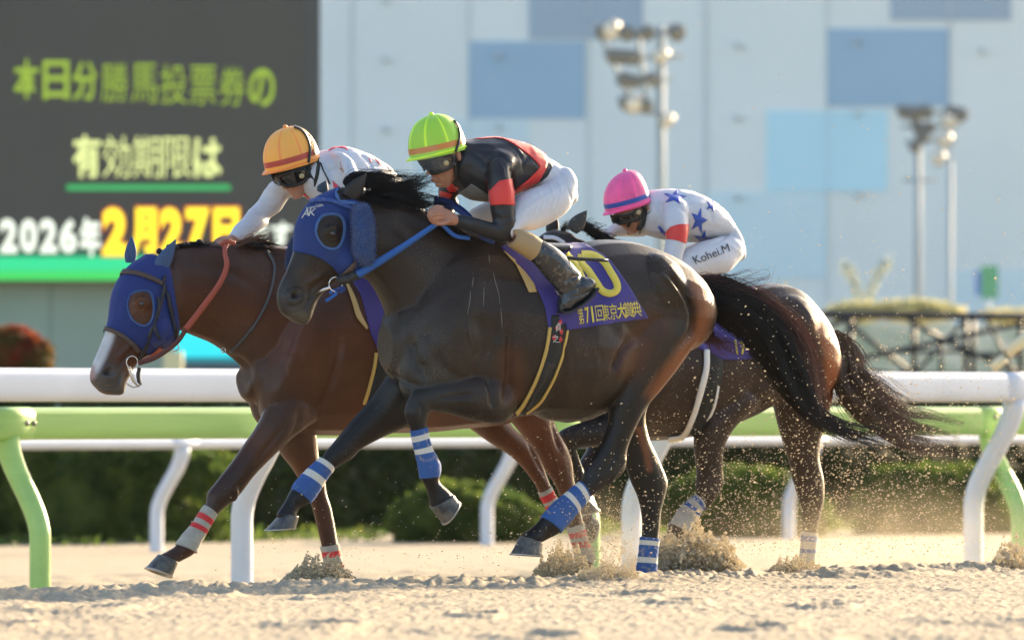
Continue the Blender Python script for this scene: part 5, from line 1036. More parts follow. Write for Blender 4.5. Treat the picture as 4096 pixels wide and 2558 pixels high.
# ------------------------------------------------------------------ riders
m_skin = mat('skin', (.40, .19, .12), rough=.5, spec=.4, var=.1, vscale=25, bump=.1, bscale=200, subs=.1)
m_breech = mat('white_breeches', (.60, .595, .62), rough=.75, sheen=.1, bump=.15, bscale=40); m_boot = mat('black_boot_leather', (.016, .018, .022), rough=.25, spec=.7, bump=.5, bscale=26, speck=((.16, .13, .10), 46, .84, .55))
m_boott = mat('tan_boot_top', (.36, .24, .11), rough=.5, bump=.15); m_blackst = mat('black_strap', (.012, .012, .013), rough=.5)
m_silkb = mat('black_silk', (.012, .012, .015), rough=.45, spec=.45, sheen=.05, bump=.12, bscale=22); m_silkr = mat('red_silk', (.66, .035, .025), rough=.5, sheen=.1, bump=.12, bscale=22)
m_silkw = mat('white_silk', (.58, .585, .62), rough=.6, bump=.15, bscale=22, speck=((.42, .40, .38), 60, .93, .35)); m_silkbl = mat('blue_star_print', (.03, .08, .40), rough=.5)
m_silkg = mat('grey_print', (.16, .15, .14), rough=.6, speck=((.3, .28, .25), 80, .9, .5)); m_silkred2 = mat('red_print', (.70, .05, .08), rough=.5)
m_gog = mat('goggle_lens', (.008, .008, .009), rough=.06, spec=.8); m_gogf = mat('goggle_frame', (.012, .012, .012), rough=.35); m_disc = mat('goggle_disc', (.48, .38, .20), rough=.5); m_hairh = mat('dark_hair', (.02, .013, .009), rough=.6)
m_clear = mat('clear_visor', (.9, .95, 1.0), rough=.1, alpha=.025, spec=.1)
def helmet(fr, m, front, back, top, s, wl, mats, parent, peak=26, band=.11):
    """front/back: ends of the brim line, top: crown point, all in map pixels"""
    f = np.array(m(*front)); b = np.array(m(*back)); t = np.array(m(*top)); c2 = (f + b) / 2; d = (f - b) / 2; a = np.linalg.norm(d); d /= a; up = np.array([-d[1], d[0]])
    if up @ (t - c2) < 0: up = -up
    h = (t - c2) @ up; sh = ((t - c2) @ d); ppm = FP / fr.D; C = fr.P(*c2, s); O = lambda x, y, z: C + (fr.P(*(c2 + d * x * 100), s) - C) / 100 + (fr.P(*(c2 + up * y * 100), s) - C) / 100 + fr.n * z if False else C + (fr.P(*(c2 + d * 100), s) - C) / 100 * x + (fr.P(*(c2 + up * 100), s) - C) / 100 * y + fr.n * z
    kx = math.sqrt(max(.3, 1 - (wl * math.sin(fr.yaw) * ppm / a) ** 2 * d[0] ** 2)); a_ = a * kx
    V = []; F = []; fm = []; nu = 64; lv = np.concatenate([[-.10, -.04, 0, .06, band], np.linspace(band + .09, 1, 15)[:-1]])
    for l in lv:
        ang = l * math.pi / 2; y = h * math.sin(ang); r = max(0, math.cos(ang)) ** .82; r = r if l > 0 else 1.0 + l * .05
        for j in range(nu):
            th = 2 * math.pi * j / nu; ct, st_ = math.cos(th), math.sin(th); x = a_ * r * ct + sh * (y / h) ** 2 * .75
            pz = 1.0 + .012 * math.sin(th * 9 + l * 4) + .010 * math.sin(th * 17 + 2 * l) * (l > .1)
            if l < 0: y2 = y - 3
            else: y2 = y
            V.append(O(x * pz, y2, wl * r * st_ * pz))
    n = len(V); V.append(O(sh * .75, h, 0))
    for i in range(len(lv) - 1):
        for j in range(nu):
            F.append((i * nu + j, i * nu + (j + 1) % nu, (i + 1) * nu + (j + 1) % nu, (i + 1) * nu + j)); seam = (j % 8 == 0)
            fm.append(1 if 0.0 < (lv[i] + lv[i + 1]) / 2 < band else (2 if seam and lv[i] >= band else 0))
    for j in range(nu): F.append(((len(lv) - 1) * nu + j, (len(lv) - 1) * nu + (j + 1) % nu, n)); fm.append(0)
    hp = mesh('helmet', V, F, mats, parent, fm=fm)
    # brim with a peak at the front
    V = []; F = []; N_ = 64
    for q, yy in ((.97, -6), (1.02, -9), (1.05, -16), (.96, -17)):
        for j in range(N_):
            th = 2 * math.pi * j / N_; ct = math.cos(th); e = peak * max(0, ct) ** 1.5 * (q > 1) * (1 if q > 1.03 else .6)
            V.append(O(a_ * q * ct + e, yy - max(0, ct) ** 2 * 6, wl * q * math.sin(th)))
    for i in range(3):
        for j in range(N_): F.append((i * N_ + j, i * N_ + (j + 1) % N_, (i + 1) * N_ + (j + 1) % N_, (i + 1) * N_ + j))
    mesh('brim', V, F, [mats[2]], hp); mesh('button', *sph(V[0] * 0 + O(sh * .75, h + 2, 0), .012, 10, 6), mats[2], hp)
    return hp
def cloth_body(fr, tubes, m, name, parent, voxel=.0075, smooth=5, wr=(), seed=0, amp=.0035):
    o = Org(fr)
    for t in tubes: o.tube(t)
    V, F, N = o.fuse(voxel, smooth)
    rg = 1 - np.abs(fbm(V * [1, 1, 1.5], 17, seed + 3, 2)) * 1.6; V = V + N * ((.5 * fbm(V, 22, seed) + .4 * fbm(V, 50, seed + 1) + 1.1 * np.clip(rg, -.3, 1) ** 3) * amp)[:, None]; V = sculpt(V, F, N, fr, wr); N = vnormals(V, F)
    ob = mesh(name, V, F, m, parent); return ob, (V, F, N), BVHTree.FromPolygons(V.tolist(), F.tolist())
def skin_body(fr, tubes, head, ells, hands, strokes, parent, voxel=.005):
    o = Org(fr)
    for t in tubes: o.add(*ringmesh(fr, rings(fr, t, scale=.86)))
    for t in head: o.tube(t)
    for e in ells: o.ell(*e)
    for V, F in hands: o.add(V, F)
    V, F, N = o.fuse(voxel, 3); V = sculpt(V, F, N, fr, strokes)
    return mesh('body', V, F, m_skin, parent), BVHTree.FromPolygons(V.tolist(), F.tolist())
def finger(fr, rows, r):
    return cable(cr([fr.P(*a[0](a[1], a[2]), a[3]) for a in rows], 4), r, 10)
def star(cx, cy, r, rot=0, sx=1, sy=1, k=.40):
    P = []
    for i in range(10):
        a = math.radians(rot) + i * math.pi / 5; q = r * (1 if i % 2 == 0 else k); P.append((cx + q * math.sin(a) * sx, cy - q * math.cos(a) * sy))
    return P

# ---- rider of the dark horse
fJ = Frame(2200, 39.95, 27)
p1 = empty('person', fJ.P(2100, 1616) * [1, 1, 0], 'crouching jockey in black and red silks with a lime green helmet', 'jockey', 'jockeys')
torso1 = [(R3, 700, 400, 560, 850, 0, .12), (R3, 850, 380, 680, 985, 0, .175), (R3, 1000, 374, 850, 1025, 0, .20), (R3, 1200, 415, 1010, 1010, 0, .185), (R3, 1380, 492, 1130, 965, 0, .165), (R3, 1478, 580, 1240, 910, 0, .155)]
hips1 = [(R3, 1450, 560, 1230, 900, 0, .15), (R3, 1560, 615, 1300, 960, 0, .17), (R3, 1680, 745, 1400, 1060, 0, .18), (R3, 1738, 880, 1480, 1120, 0, .165)]
nth1 = [(R3, 1620, 680, 1740, 960, .12, .09), (R3, 1470, 830, 1680, 1130, .16, .095), (R3, 1300, 900, 1500, 1250, .18, .09), (R3, 1160, 1010, 1350, 1310, .20, .078), (R3, 1060, 1170, 1230, 1320, .22, .065), (R3, 1020, 1260, 1130, 1400, .23, .056)]
fth1 = [(R3, 1500, 780, 1640, 1080, -.12, .09), (R3, 1250, 890, 1400, 1200, -.17, .09), (R3, 1050, 960, 1120, 1210, -.20, .08), (R3, 870, 1020, 950, 1240, -.22, .068), (R3, 730, 1090, 830, 1260, -.24, .06)]
nlg1 = [(R3, 1030, 1270, 1180, 1420, .24, .056), (A_, 300, 108, 222, 222, .26, .058), (A_, 385, 140, 312, 285, .28, .06), (A_, 462, 192, 388, 335, .29, .056)]
boot1 = [(A_, 440, 178, 372, 322, .29, .055), (A_, 510, 212, 405, 352, .30, .055), (A_, 575, 258, 470, 430, .30, .056), (A_, 640, 330, 520, 490, .30, .054), (A_, 700, 395, 575, 560, .30, .048)]
foot1 = [(A_, 730, 432, 805, 500, .30, .030), (A_, 700, 420, 778, 545, .30, .038), (A_, 640, 440, 735, 592, .30, .044), (A_, 590, 510, 660, 635, .30, .046), (A_, 565, 580, 625, 660, .30, .040), (A_, 560, 635, 580, 665, .30, .022)]
nar1 = [(R3, 900, 500, 1180, 640, .12, .085), (R3, 868, 700, 1120, 760, .19, .072), (R3, 890, 860, 1140, 890, .22, .062), (R3, 903, 1000, 1162, 1040, .235, .056), (R3, 922, 1120, 1166, 1180, .24, .052), (R3, 935, 1225, 1160, 1340, .24, .050), (R3, 890, 1220, 1060, 1440, .235, .048), (R3, 780, 1192, 880, 1395, .22, .044), (R3, 665, 1165, 700, 1330, .19, .038), (R3, 560, 1145, 562, 1262, .165, .034)]
far1 = [(R3, 560, 760, 760, 900, -.15, .075), (R3, 430, 830, 620, 950, -.21, .065), (R3, 385, 910, 560, 985, -.23, .055), (R3, 395, 1000, 590, 1050, -.23, .05), (R3, 410, 1080, 560, 1120, -.21, .045), (R3, 420, 1160, 520, 1180, -.15, .035)]
W1_ = [(R3, [(980, 600), (1040, 700), (1050, 800)], 9, .005), (R3, [(1150, 480), (1230, 600), (1240, 740)], 14, -.005), (R3, [(900, 1120), (1000, 1100), (1150, 1120)], 9, -.004), (R3, [(620, 1190), (760, 1250), (900, 1260)], 9, -.004), (R3, [(1260, 620), (1340, 560)], 10, -.005), (R3, [(680, 480), (860, 640), (900, 860)], 20, -.008), (R3, [(1100, 640), (1140, 800), (1160, 950)], 16, -.012), (R3, [(850, 720), (870, 620), (1000, 560), (1110, 640)], 20, -.007), (R3, [(760, 560), (800, 760)], 26, -.005), (R3, [(1210, 700), (1300, 560), (1420, 540)], 18, -.005), (R3, [(1190, 820), (1320, 720)], 18, -.005), (R3, [(960, 1180), (1060, 1200), (1150, 1190)], 14, -.006), (R3, [(930, 1220), (1000, 1280)], 14, -.008), (R3, [(1000, 380), (1150, 470), (1280, 600)], 16, .005)]
jersey, SJ, bvJ = cloth_body(fJ, [torso1, nar1, far1], m_silkb, 'jersey', p1, wr=W1_, seed=5)
wr = []
for i_ in range(9):
    x = 1250 + i_ * 43 + (i_ * 37 % 23); q_ = (i_ * 53 % 17) / 17; wr.append((R3, [(x, 880 - i_ * 22 + 90 * q_), (x + 60 - 20 * q_, 990 - i_ * 14), (x + 90 - 50 * q_, 1150 - i_ * 26 - 90 * (1 - q_))], 7 + 8 * q_, -.0016 - .0025 * q_))
for i_ in range(7): wr.append((R3, [(1560 + i_ * 24, 700 + i_ * 40), (1640 + i_ * 14, 760 + i_ * 36), (1700 + i_ * 6, 800 + i_ * 38)], 8, -.004))
for i_ in range(6): wr.append((R3, [(1200 + i_ * 50, 1230 - i_ * 12), (1260 + i_ * 60, 1180 - i_ * 20), (1330 + i_ * 55, 1080 - i_ * 30)], 6 + i_ % 3 * 3, -.003))
wr.append((R3, [(1170, 1170), (1350, 1040), (1600, 880), (1640, 760)], 5, .004))
br1, SBr, bvBr = cloth_body(fJ, [hips1, nth1, fth1], m_breech, 'breeches', p1, wr=wr, seed=6, amp=.002)
cloth_body(fJ, [nlg1], m_boott, 'boot_top', p1, amp=.0008)
wrb = [(R5, [(560, 200), (760, 420)], 20, -.004)] + [(R5, [(800 + i_ * 55, 560 - i_ * 20), (950 + i_ * 55, 430 - i_ * 10), (1120 + i_ * 30, 330 + i_ * 20)], 14, -.005) for i_ in range(5)] + [(R5, [(950, 640), (1150, 560), (1400, 560)], 12, .004), (R5, [(1000, 720), (1200, 690), (1420, 590)], 14, -.006)]
bo1, _, bvb = cloth_body(fJ, [boot1, foot1], m_boot, 'boot', p1, wr=wrb, seed=7, amp=.0015, voxel=.005, smooth=3)
cloth_body(fJ, [[(R3, 760, 1080, 860, 1260, -.24, .058), (R3, 800, 1300, 960, 1360, -.26, .055), (R3, 950, 1480, 1060, 1400, -.27, .05), (R3, 1020, 1580, 1150, 1500, -.27, .04)]], m_boot, 'boot', p1)
mesh('boot_sole', *ribbon(cr([fJ.P(*A_(808, 508), .30), fJ.P(*A_(760, 570), .30), fJ.P(*A_(700, 620), .30), fJ.P(*A_(625, 665), .30), fJ.P(*A_(572, 668), .30)], 4), np.tile(fJ.n * .04, (17, 1)), .005), m_blackst, bo1)
# far thigh pink-red silk lining is seen as red armband; patches on the jersey
patch('red_panel', R3, ((662, 392), (820, 374), (980, 366), (1100, 378), (1250, 430), (1350, 475), (1440, 530), (1470, 560), (1490, 620), (1470, 700), (1400, 820), (1250, 920), (1150, 968), (1142, 920), (1290, 800), (1390, 700), (1405, 672), (1368, 622), (1300, 560), (1150, 452), (1040, 394), (960, 384), (820, 396)), bvJ, fJ, .0022, m_silkr, jersey, .001, 10)
patch('armband', R3, ((868, 800), (896, 930), (905, 1062), (1040, 1052), (1172, 1060), (1160, 930), (1128, 790), (1000, 815), (895, 925)), bvJ, fJ, .0022, m_silkr, jersey, .0015, 10)
patch('armband', R3, ((405, 918), (460, 925), (530, 950), (505, 995), (405, 985)), bvJ, fJ, .0022, m_silkr, jersey, .0015, 10)
patch('collar_panel', R3, ((520, 825), (560, 870), (600, 880), (560, 925), (500, 930), (470, 890)), bvJ, fJ, .002, m_silkr, jersey, .001, 8)
patch('chest_print', R3, ((555, 965), (640, 905), (722, 842), (820, 905), (905, 960), (905, 1020), (800, 1030), (680, 1015)), bvJ, fJ, .002, m_silkg, jersey, .001, 10)
head1 = [(R3, 190, 300, 560, 300, 0, .07), (R3, 180, 440, 600, 420, 0, .080), (R3, 195, 560, 625, 520, 0, .080), (R3, 250, 650, 622, 610, 0, .076), (R3, 300, 745, 610, 700, 0, .066), (R3, 345, 820, 560, 780, 0, .052), (R3, 400, 862, 510, 840, 0, .034)]
neck1 = [(R3, 470, 560, 700, 500, 0, .065), (R3, 520, 700, 790, 560, 0, .07), (R3, 600, 820, 850, 640, 0, .08)]
ell1 = [(R3, 300, 715, 0, 26, 40, .016, 20), (R3, 282, 740, 0, 22, 16, .016), (R3, 395, 855, 0, 40, 26, .024, 0), (R3, 330, 800, 0, 22, 12, .022, 10), (R3, 345, 822, 0, 20, 12, .02, 10), (R3, 592, 560, .078, 26, 58, .012, -10)]
hd1 = [ringmesh(fJ, rings(fJ, [(R3, 570, 1155, 565, 1262, .165, .03), (R3, 500, 1110, 480, 1262, .16, .036), (R3, 420, 1080, 400, 1240, .16, .036), (R3, 370, 1090, 360, 1200, .16, .030)], sub=4)),
       finger(fJ, [(R3, 430, 1085, .18), (R3, 370, 1078, .19), (R3, 310, 1105, .19), (R3, 300, 1140, .18), (R3, 340, 1160, .17)], [.011, .011, .010, .009, .008]),
       finger(fJ, [(R3, 430, 1115, .20), (R3, 360, 1115, .21), (R3, 300, 1140, .21), (R3, 295, 1175, .20), (R3, 340, 1190, .18)], [.011, .0115, .0105, .0095, .008]),
       finger(fJ, [(R3, 430, 1150, .205), (R3, 365, 1155, .215), (R3, 312, 1175, .215), (R3, 310, 1210, .20), (R3, 350, 1215, .18)], [.011, .0115, .0105, .0095, .008]),
       finger(fJ, [(R3, 440, 1185, .20), (R3, 385, 1190, .21), (R3, 335, 1205, .21), (R3, 335, 1235, .195), (R3, 370, 1240, .18)], [.010, .010, .0095, .0085, .0075]),
       finger(fJ, [(R3, 500, 1215, .19), (R3, 440, 1240, .20), (R3, 390, 1245, .20), (R3, 350, 1232, .20)], [.013, .012, .011, .009])]
st1 = [(R3, [(300, 1122), (360, 1100), (430, 1100)], 6, -.006), (R3, [(302, 1158), (360, 1138), (430, 1132)], 6, -.006), (R3, [(318, 1192), (370, 1175), (440, 1165)], 6, -.006), (R3, [(365, 1222), (430, 1215), (500, 1200)], 6, -.005), (R3, [(560, 1150), (566, 1200), (560, 1262)], 8, -.003), (R3, [(300, 790), (360, 812)], 6, -.004), (R3, [(250, 640), (300, 660)], 14, -.006), (R3, [(310, 740), (350, 770)], 10, -.003), (R3, [(575, 520), (600, 560), (585, 600)], 7, -.006)]
bd1, bvb1 = skin_body(fJ, [torso1, hips1, nth1, fth1, nar1, far1, nlg1, boot1], [head1, neck1], ell1, hd1, st1, p1)
m_lime = mat('lime_helmet_cover', (.36, .66, .05), rough=.55, sheen=.15, bump=.3, bscale=24, speck=((.08, .16, .05), 55, .90, .6)); m_limes = mat('lime_seam', (.66, .95, .04), rough=.5)
helmet(fJ, R3, (92, 560), (664, 420), (322, 148), 0, .112, [m_lime, mat('copper_band', (.60, .22, .05), rough=.5), m_limes], p1, peak=14)
def goggles(fr, m, pts, disc, bv, parent, off=.012):
    g = patch('goggles', m, pts, bv, fr, off, m_gog, parent, .012, 8); P = [m(*p) for p in pts]; V, T = strip2d([*P, P[0]], 9, sub=3); drape('goggle_frame', V, T, bv, fr, off + .006, m_gogf, g, .010)
    c, n_ = on_surface(bv, m, *disc, off=off + .010)
    if c is not None: mesh('goggle_disc', *cable([c, c + n_ * .008, c + n_ * .012], [.0125, .0125, .008], 18), m_disc, g)
    return g
goggles(fJ, R3, ((200, 590), (300, 590), (420, 560), (500, 560), (520, 610), (490, 670), (420, 705), (350, 718), (300, 700), (262, 690), (210, 660)), (457, 622), bvb1, p1)
strap('helmet_strap', R3, [(545, 205), (590, 300), (590, 400), (560, 500), (530, 560)], 22, BVHTree.FromPolygons(*[[tuple(np.array(v.co) + ORG[p1.name]) for o in p1.children if o.name.startswith('helmet') and 'strap' not in o.name for v in o.data.vertices], [tuple(f.vertices) for o in p1.children if o.name.startswith('helmet') and 'strap' not in o.name for f in o.data.polygons]]), fJ, .004, m_blackst, p1, .004)
strap('chin_strap', R3, [(520, 560), (545, 640), (560, 720), (555, 775)], 50, bvb1, fJ, .008, m_blackst, p1, .008)
mesh('ear_disc', *sph(fJ.P(*R3(542, 640), .09), .008, 8, 6), m_silkw, p1)
mesh('visor', *ribbon(cr([fJ.P(*R3(120, 600), .0), fJ.P(*R3(180, 600), .07), fJ.P(*R3(310, 580), .10), fJ.P(*R3(480, 560), .10)], 5), np.tile(fJ.P(*R3(300, 560), 0) - fJ.P(*R3(315, 700), 0), (16, 1)) * .9, .0006), m_clear, p1)
# stirrup, whip
stirrup = rib(fA, [(A_, 515, 460, .30), (A_, 570, 550, .32), (A_, 625, 605, .33)], (10, 14), m_steel, 'stirrup', hA, .004); rib(fA, [(A_, 490, 420, .29), (A_, 430, 340, .27), (A_, 400, 290, .2)], 12, m_strapb, 'stirrup_strap', hA, .003)
mesh('stirrup_foot', *merge([cable([fA.P(*A_(622, 600), .33), fA.P(*A_(648, 622), .30), fA.P(*A_(640, 632), .24)], .009, 8), cable([fA.P(*A_(660, 585), .33), fA.P(*A_(625, 632), .33)], .010, 8)]), m_steel, hA)
wh = mesh('riding_whip', *cable(cr([fJ.P(*A_(600, 300), .31), fJ.P(*A_(700, 311), .31), fJ.P(*A_(890, 321), .30)], 5), [.006, .009, .009, .008], 10), m_blackst, origin=fJ.P(*A_(640, 305), .31)); tag(wh, 'short black riding whip lying across the yellow race number', 'whip')

# ---- rider of the bay horse
fK = Frame(1500, 41.15, 27)
p2 = empty('person', fK.P(1400, 1616) * [1, 1, 0], 'crouching jockey in white silks with an orange helmet, arm stretched forward', 'jockey', 'jockeys')
torso2 = [(R2, 880, 600, 640, 1140, 0, .12), (R2, 1080, 556, 800, 1260, 0, .18), (R2, 1300, 596, 1000, 1380, 0, .20), (R2, 1500, 695, 1250, 1450, 0, .185), (R2, 1700, 845, 1450, 1500, 0, .165), (R2, 1840, 1000, 1600, 1600, 0, .155)]
hips2 = [(R2, 1800, 970, 1580, 1580, 0, .15), (R2, 1950, 1120, 1700, 1680, 0, .17), (R2, 2080, 1350, 1850, 1750, 0, .15)]
nth2 = [(R2, 1850, 1300, 2080, 1600, .13, .09), (R2, 1600, 1500, 1750, 1850, .18, .09), (R2, 1350, 1700, 1480, 1950, .22, .07)]
fth2 = [(R2, 1850, 1300, 2050, 1600, -.13, .09), (R2, 1600, 1500, 1750, 1850, -.18, .09), (R2, 1350, 1700, 1480, 1950, -.22, .07)]
lg2 = [(R2, 1350, 1700, 1480, 1950, .23, .06), (R2, 1600, 1900, 1450, 2050, .27, .055), (R2, 1850, 2150, 1700, 2300, .29, .05), (R2, 1750, 2350, 1650, 2300, .30, .04)]
lg2f = [(r_[0], r_[1], r_[2], r_[3], r_[4], -r_[5], r_[6]) for r_ in lg2]
far2 = [(R2, 520, 850, 760, 1150, -.12, .08), (R2, 360, 910, 620, 1185, -.18, .072), (R2, 225, 1010, 480, 1190, -.22, .060), (R2, 130, 1170, 370, 1330, -.24, .052), (R2, 0, 1315, 235, 1445, -.24, .047), (S_, 990, 845, 1062, 905, -.20, .040), (S_, 948, 897, 1010, 940, -.16, .034), (S_, 912, 942, 950, 970, -.13, .030)]
nar2 = [(R2, 1000, 640, 1250, 800, .13, .085), (R2, 1080, 820, 1330, 960, .2, .07), (R2, 1160, 1000, 1400, 1130, .24, .06), (R2, 1230, 1200, 1420, 1300, .26, .052), (R2, 1150, 1300, 1280, 1420, .25, .046), (R2, 900, 1350, 960, 1480, .22, .040), (R2, 600, 1500, 660, 1600, .16, .034)]
W2_ = [(R2, [(950, 620), (1010, 760), (1000, 900)], 12, -.007), (R2, [(1060, 640), (1090, 800), (1150, 950)], 12, -.006), (R2, [(1500, 750), (1560, 900)], 14, -.006), (R2, [(120, 1220), (260, 1300), (330, 1290)], 10, -.005), (R2, [(880, 1000), (980, 1010), (1060, 960)], 10, -.006), (R2, [(850, 720), (960, 850), (1030, 1000)], 26, -.008), (R2, [(900, 900), (1020, 830), (1150, 860)], 14, -.008), (R2, [(1140, 650), (1190, 760), (1180, 900)], 18, -.010), (R2, [(1300, 620), (1450, 760), (1480, 900)], 22, -.006), (R2, [(860, 640), (1000, 700), (1130, 680)], 22, -.006), (R2, [(1400, 800), (1600, 900)], 20, -.006), (R2, [(180, 1150), (300, 1230), (400, 1220)], 12, -.005), (R2, [(300, 1040), (420, 1120)], 14, -.005)]
j2, SJ2, bvJ2 = cloth_body(fK, [torso2, far2, nar2], m_silkw, 'jersey', p2, wr=W2_, seed=15, amp=.0045)
cloth_body(fK, [hips2, nth2, fth2], m_breech, 'breeches', p2, seed=16); cloth_body(fK, [lg2], m_boot, 'boot', p2); cloth_body(fK, [lg2f], m_boot, 'boot', p2)
for pp in (((945, 622), (975, 580), (1060, 560), (1150, 562), (1180, 590), (1180, 612), (1150, 590), (1060, 575), (1000, 595)), ((1000, 975), (1040, 1010), (1110, 1070), (1060, 1070), (1010, 1050)), ((1500, 705), (1580, 760), (1590, 800), (1540, 760)), ((1430, 700), (1470, 740), (1460, 765)),
           ((605, 1180), (660, 1120), (725, 1190), (690, 1210), (640, 1200), (640, 1225)), ((1640, 780), (1700, 840), (1690, 850))): patch('red_star_print', R2, pp, bvJ2, fK, .002, m_silkred2, j2, .001, 10)
strap('zip_cord', R2, [(845, 760), (890, 860), (940, 950), (968, 1015)], 16, bvJ2, fK, .004, m_blackst, j2, .003)
head2 = [(R2, 280, 500, 720, 480, 0, .07), (R2, 262, 700, 790, 640, 0, .080), (R2, 285, 860, 800, 740, 0, .080), (R2, 330, 950, 790, 850, 0, .076), (R2, 400, 1030, 770, 950, 0, .068), (R2, 455, 1110, 720, 1040, 0, .054), (R2, 510, 1175, 650, 1130, 0, .036)]
neck2 = [(R2, 600, 900, 860, 750, 0, .065), (R2, 700, 1080, 980, 800, 0, .075), (R2, 760, 1150, 1040, 860, 0, .08)]
ell2 = [(R2, 420, 1020, 0, 34, 52, .017, 20), (R2, 425, 1062, 0, 30, 20, .017), (R2, 560, 1165, 0, 50, 30, .026), (R2, 490, 1100, 0, 30, 14, .022, 15), (R2, 505, 1125, 0, 28, 14, .02, 15), (R2, 760, 780, .078, 28, 62, .012, -10)]
hd2 = [ringmesh(fK, rings(fK, [(S_, 925, 935, 955, 972, -.13, .028), (S_, 895, 948, 925, 985, -.12, .034), (S_, 870, 958, 895, 988, -.11, .032)], sub=4)),
       finger(fK, [(M1, 1160, 95, -.10), (M1, 1090, 100, -.08), (M1, 1045, 125, -.07), (M1, 1050, 150, -.06)], [.011, .011, .010, .008]), finger(fK, [(M1, 1165, 110, -.07), (M1, 1100, 115, -.05), (M1, 1060, 140, -.04), (M1, 1075, 165, -.04)], [.011, .011, .010, .008]),
       finger(fK, [(M1, 1170, 125, -.05), (M1, 1120, 130, -.03), (M1, 1080, 150, -.02), (M1, 1095, 175, -.02)], [.011, .011, .010, .008]), finger(fK, [(M1, 1180, 135, -.03), (M1, 1140, 145, -.01), (M1, 1110, 165, 0), (M1, 1120, 185, 0)], [.010, .010, .009, .008]), finger(fK, [(M1, 1190, 150, -.09), (M1, 1150, 165, -.08), (M1, 1110, 160, -.07)], [.012, .012, .010])]
st2 = [(M1, [(1060, 115), (1110, 108), (1160, 104)], 6, -.005), (M1, [(1068, 140), (1120, 125), (1170, 120)], 6, -.005), (M1, [(1090, 160), (1140, 140), (1185, 132)], 6, -.005), (R2, [(480, 1105), (530, 1112), (570, 1100)], 7, -.005), (R2, [(600, 960), (640, 1060), (620, 1130)], 30, -.004), (R2, [(740, 740), (770, 790), (750, 830)], 8, -.006), (R2, [(450, 1060), (500, 1080)], 12, -.004)]
bd2, bvb2 = skin_body(fK, [torso2, hips2, nth2, fth2, far2, nar2, lg2, lg2f], [head2, neck2], ell2, hd2, st2, p2)
m_or = mat('orange_helmet_cover', (1.0, .43, .07), rough=.55, sheen=.1, bump=.3, bscale=24); m_ors = mat('orange_seam', (1.0, .30, .06), rough=.5)
h2 = helmet(fK, R2, (178, 835), (838, 625), (440, 328), 0, .115, [m_or, mat('brick_red_band', (.50, .06, .04), rough=.5), m_ors], p2, peak=14)
goggles(fK, R2, ((262, 900), (400, 895), (540, 850), (640, 840), (665, 900), (640, 960), (570, 1000), (480, 1012), (420, 985), (380, 1018), (320, 1000), (275, 950)), (604, 908), bvb2, p2)
strap('helmet_strap', R2, [(530, 330), (620, 370), (690, 470), (720, 600), (700, 760)], 26, bvh_of(h2), fK, .004, m_blackst, p2, .004); strap('helmet_strap', R2, [(700, 420), (760, 530), (770, 660)], 12, bvh_of(h2), fK, .004, m_blackst, p2, .004)
strap('chin_strap', R2, [(690, 800), (720, 900), (760, 1000), (735, 1090)], 60, bvb2, fK, .008, m_blackst, p2, .009); strap('chin_strap', R2, [(800, 700), (820, 820), (800, 950), (760, 1060)], 46, bvb2, fK, .008, m_blackst, p2, .009)
strap('helmet_lining', R2, [(250, 890), (420, 890), (560, 850), (680, 790), (760, 730)], 60, bvb2, fK, .010, mat('dark_lining', (.03, .03, .02), rough=.7), p2, .004)

# ---- rider of the rear horse
fL = Frame(2900, 42.95, 27)
p3 = empty('person', fL.P(2850, 1616) * [1, 1, 0], 'crouching jockey in white silks with blue stars and a pink helmet', 'jockey', 'jockeys')
torso3 = [(Z3, 1060, 395, 960, 850, 0, .12), (Z3, 1200, 388, 1100, 900, 0, .18), (Z3, 1400, 412, 1290, 925, 0, .20), (Z3, 1590, 492, 1450, 935, 0, .185), (Z3, 1720, 600, 1570, 930, 0, .165), (Z3, 1785, 700, 1640, 920, 0, .155)]
hips3 = [(Z3, 1770, 670, 1620, 910, 0, .15), (Z3, 1860, 780, 1640, 1000, 0, .17), (Z3, 1925, 930, 1680, 1100, 0, .17), (Z3, 1938, 1020, 1760, 1150, 0, .13)]
nth3 = [(Z3, 1760, 850, 1920, 1090, .12, .09), (Z3, 1600, 905, 1780, 1240, .16, .095), (Z3, 1430, 960, 1580, 1275, .18, .088), (Z3, 1300, 1060, 1420, 1310, .20, .075), (Z3, 1180, 1180, 1290, 1360, .22, .062)]
fth3 = [(Z3, 1700, 850, 1850, 1090, -.12, .09), (Z3, 1450, 930, 1560, 1200, -.17, .088), (Z3, 1250, 1000, 1330, 1230, -.20, .07)]
nar3 = [(Z3, 1140, 480, 1380, 580, .12, .085), (Z3, 1130, 690, 1388, 740, .19, .070), (Z3, 1168, 860, 1380, 900, .22, .060), (Z3, 1155, 1000, 1350, 1030, .235, .052), (Z3, 1135, 1120, 1315, 1160, .24, .048), (Z3, 1060, 1190, 1230, 1320, .235, .045), (Z3, 900, 1160, 960, 1290, .2, .04)]
far3 = [(Z3, 760, 720, 950, 880, -.15, .07), (Z3, 640, 730, 800, 880, -.20, .06), (Z3, 560, 790, 690, 870, -.22, .05), (Z3, 520, 850, 640, 900, -.22, .045), (Z3, 540, 960, 640, 960, -.2, .04)]
W3_ = [(Z3, [(1080, 480), (1120, 620), (1130, 760)], 18, -.010), (Z3, [(1260, 560), (1380, 640), (1400, 780)], 18, -.008), (Z3, [(1540, 560), (1620, 640), (1640, 760)], 18, -.005), (Z3, [(1170, 700), (1290, 660)], 12, -.005), (Z3, [(1000, 860), (1090, 800)], 12, -.006)]
j3, SJ3, bvJ3 = cloth_body(fL, [torso3, nar3, far3], m_silkw, 'jersey', p3, wr=W3_, seed=25, amp=.0045)
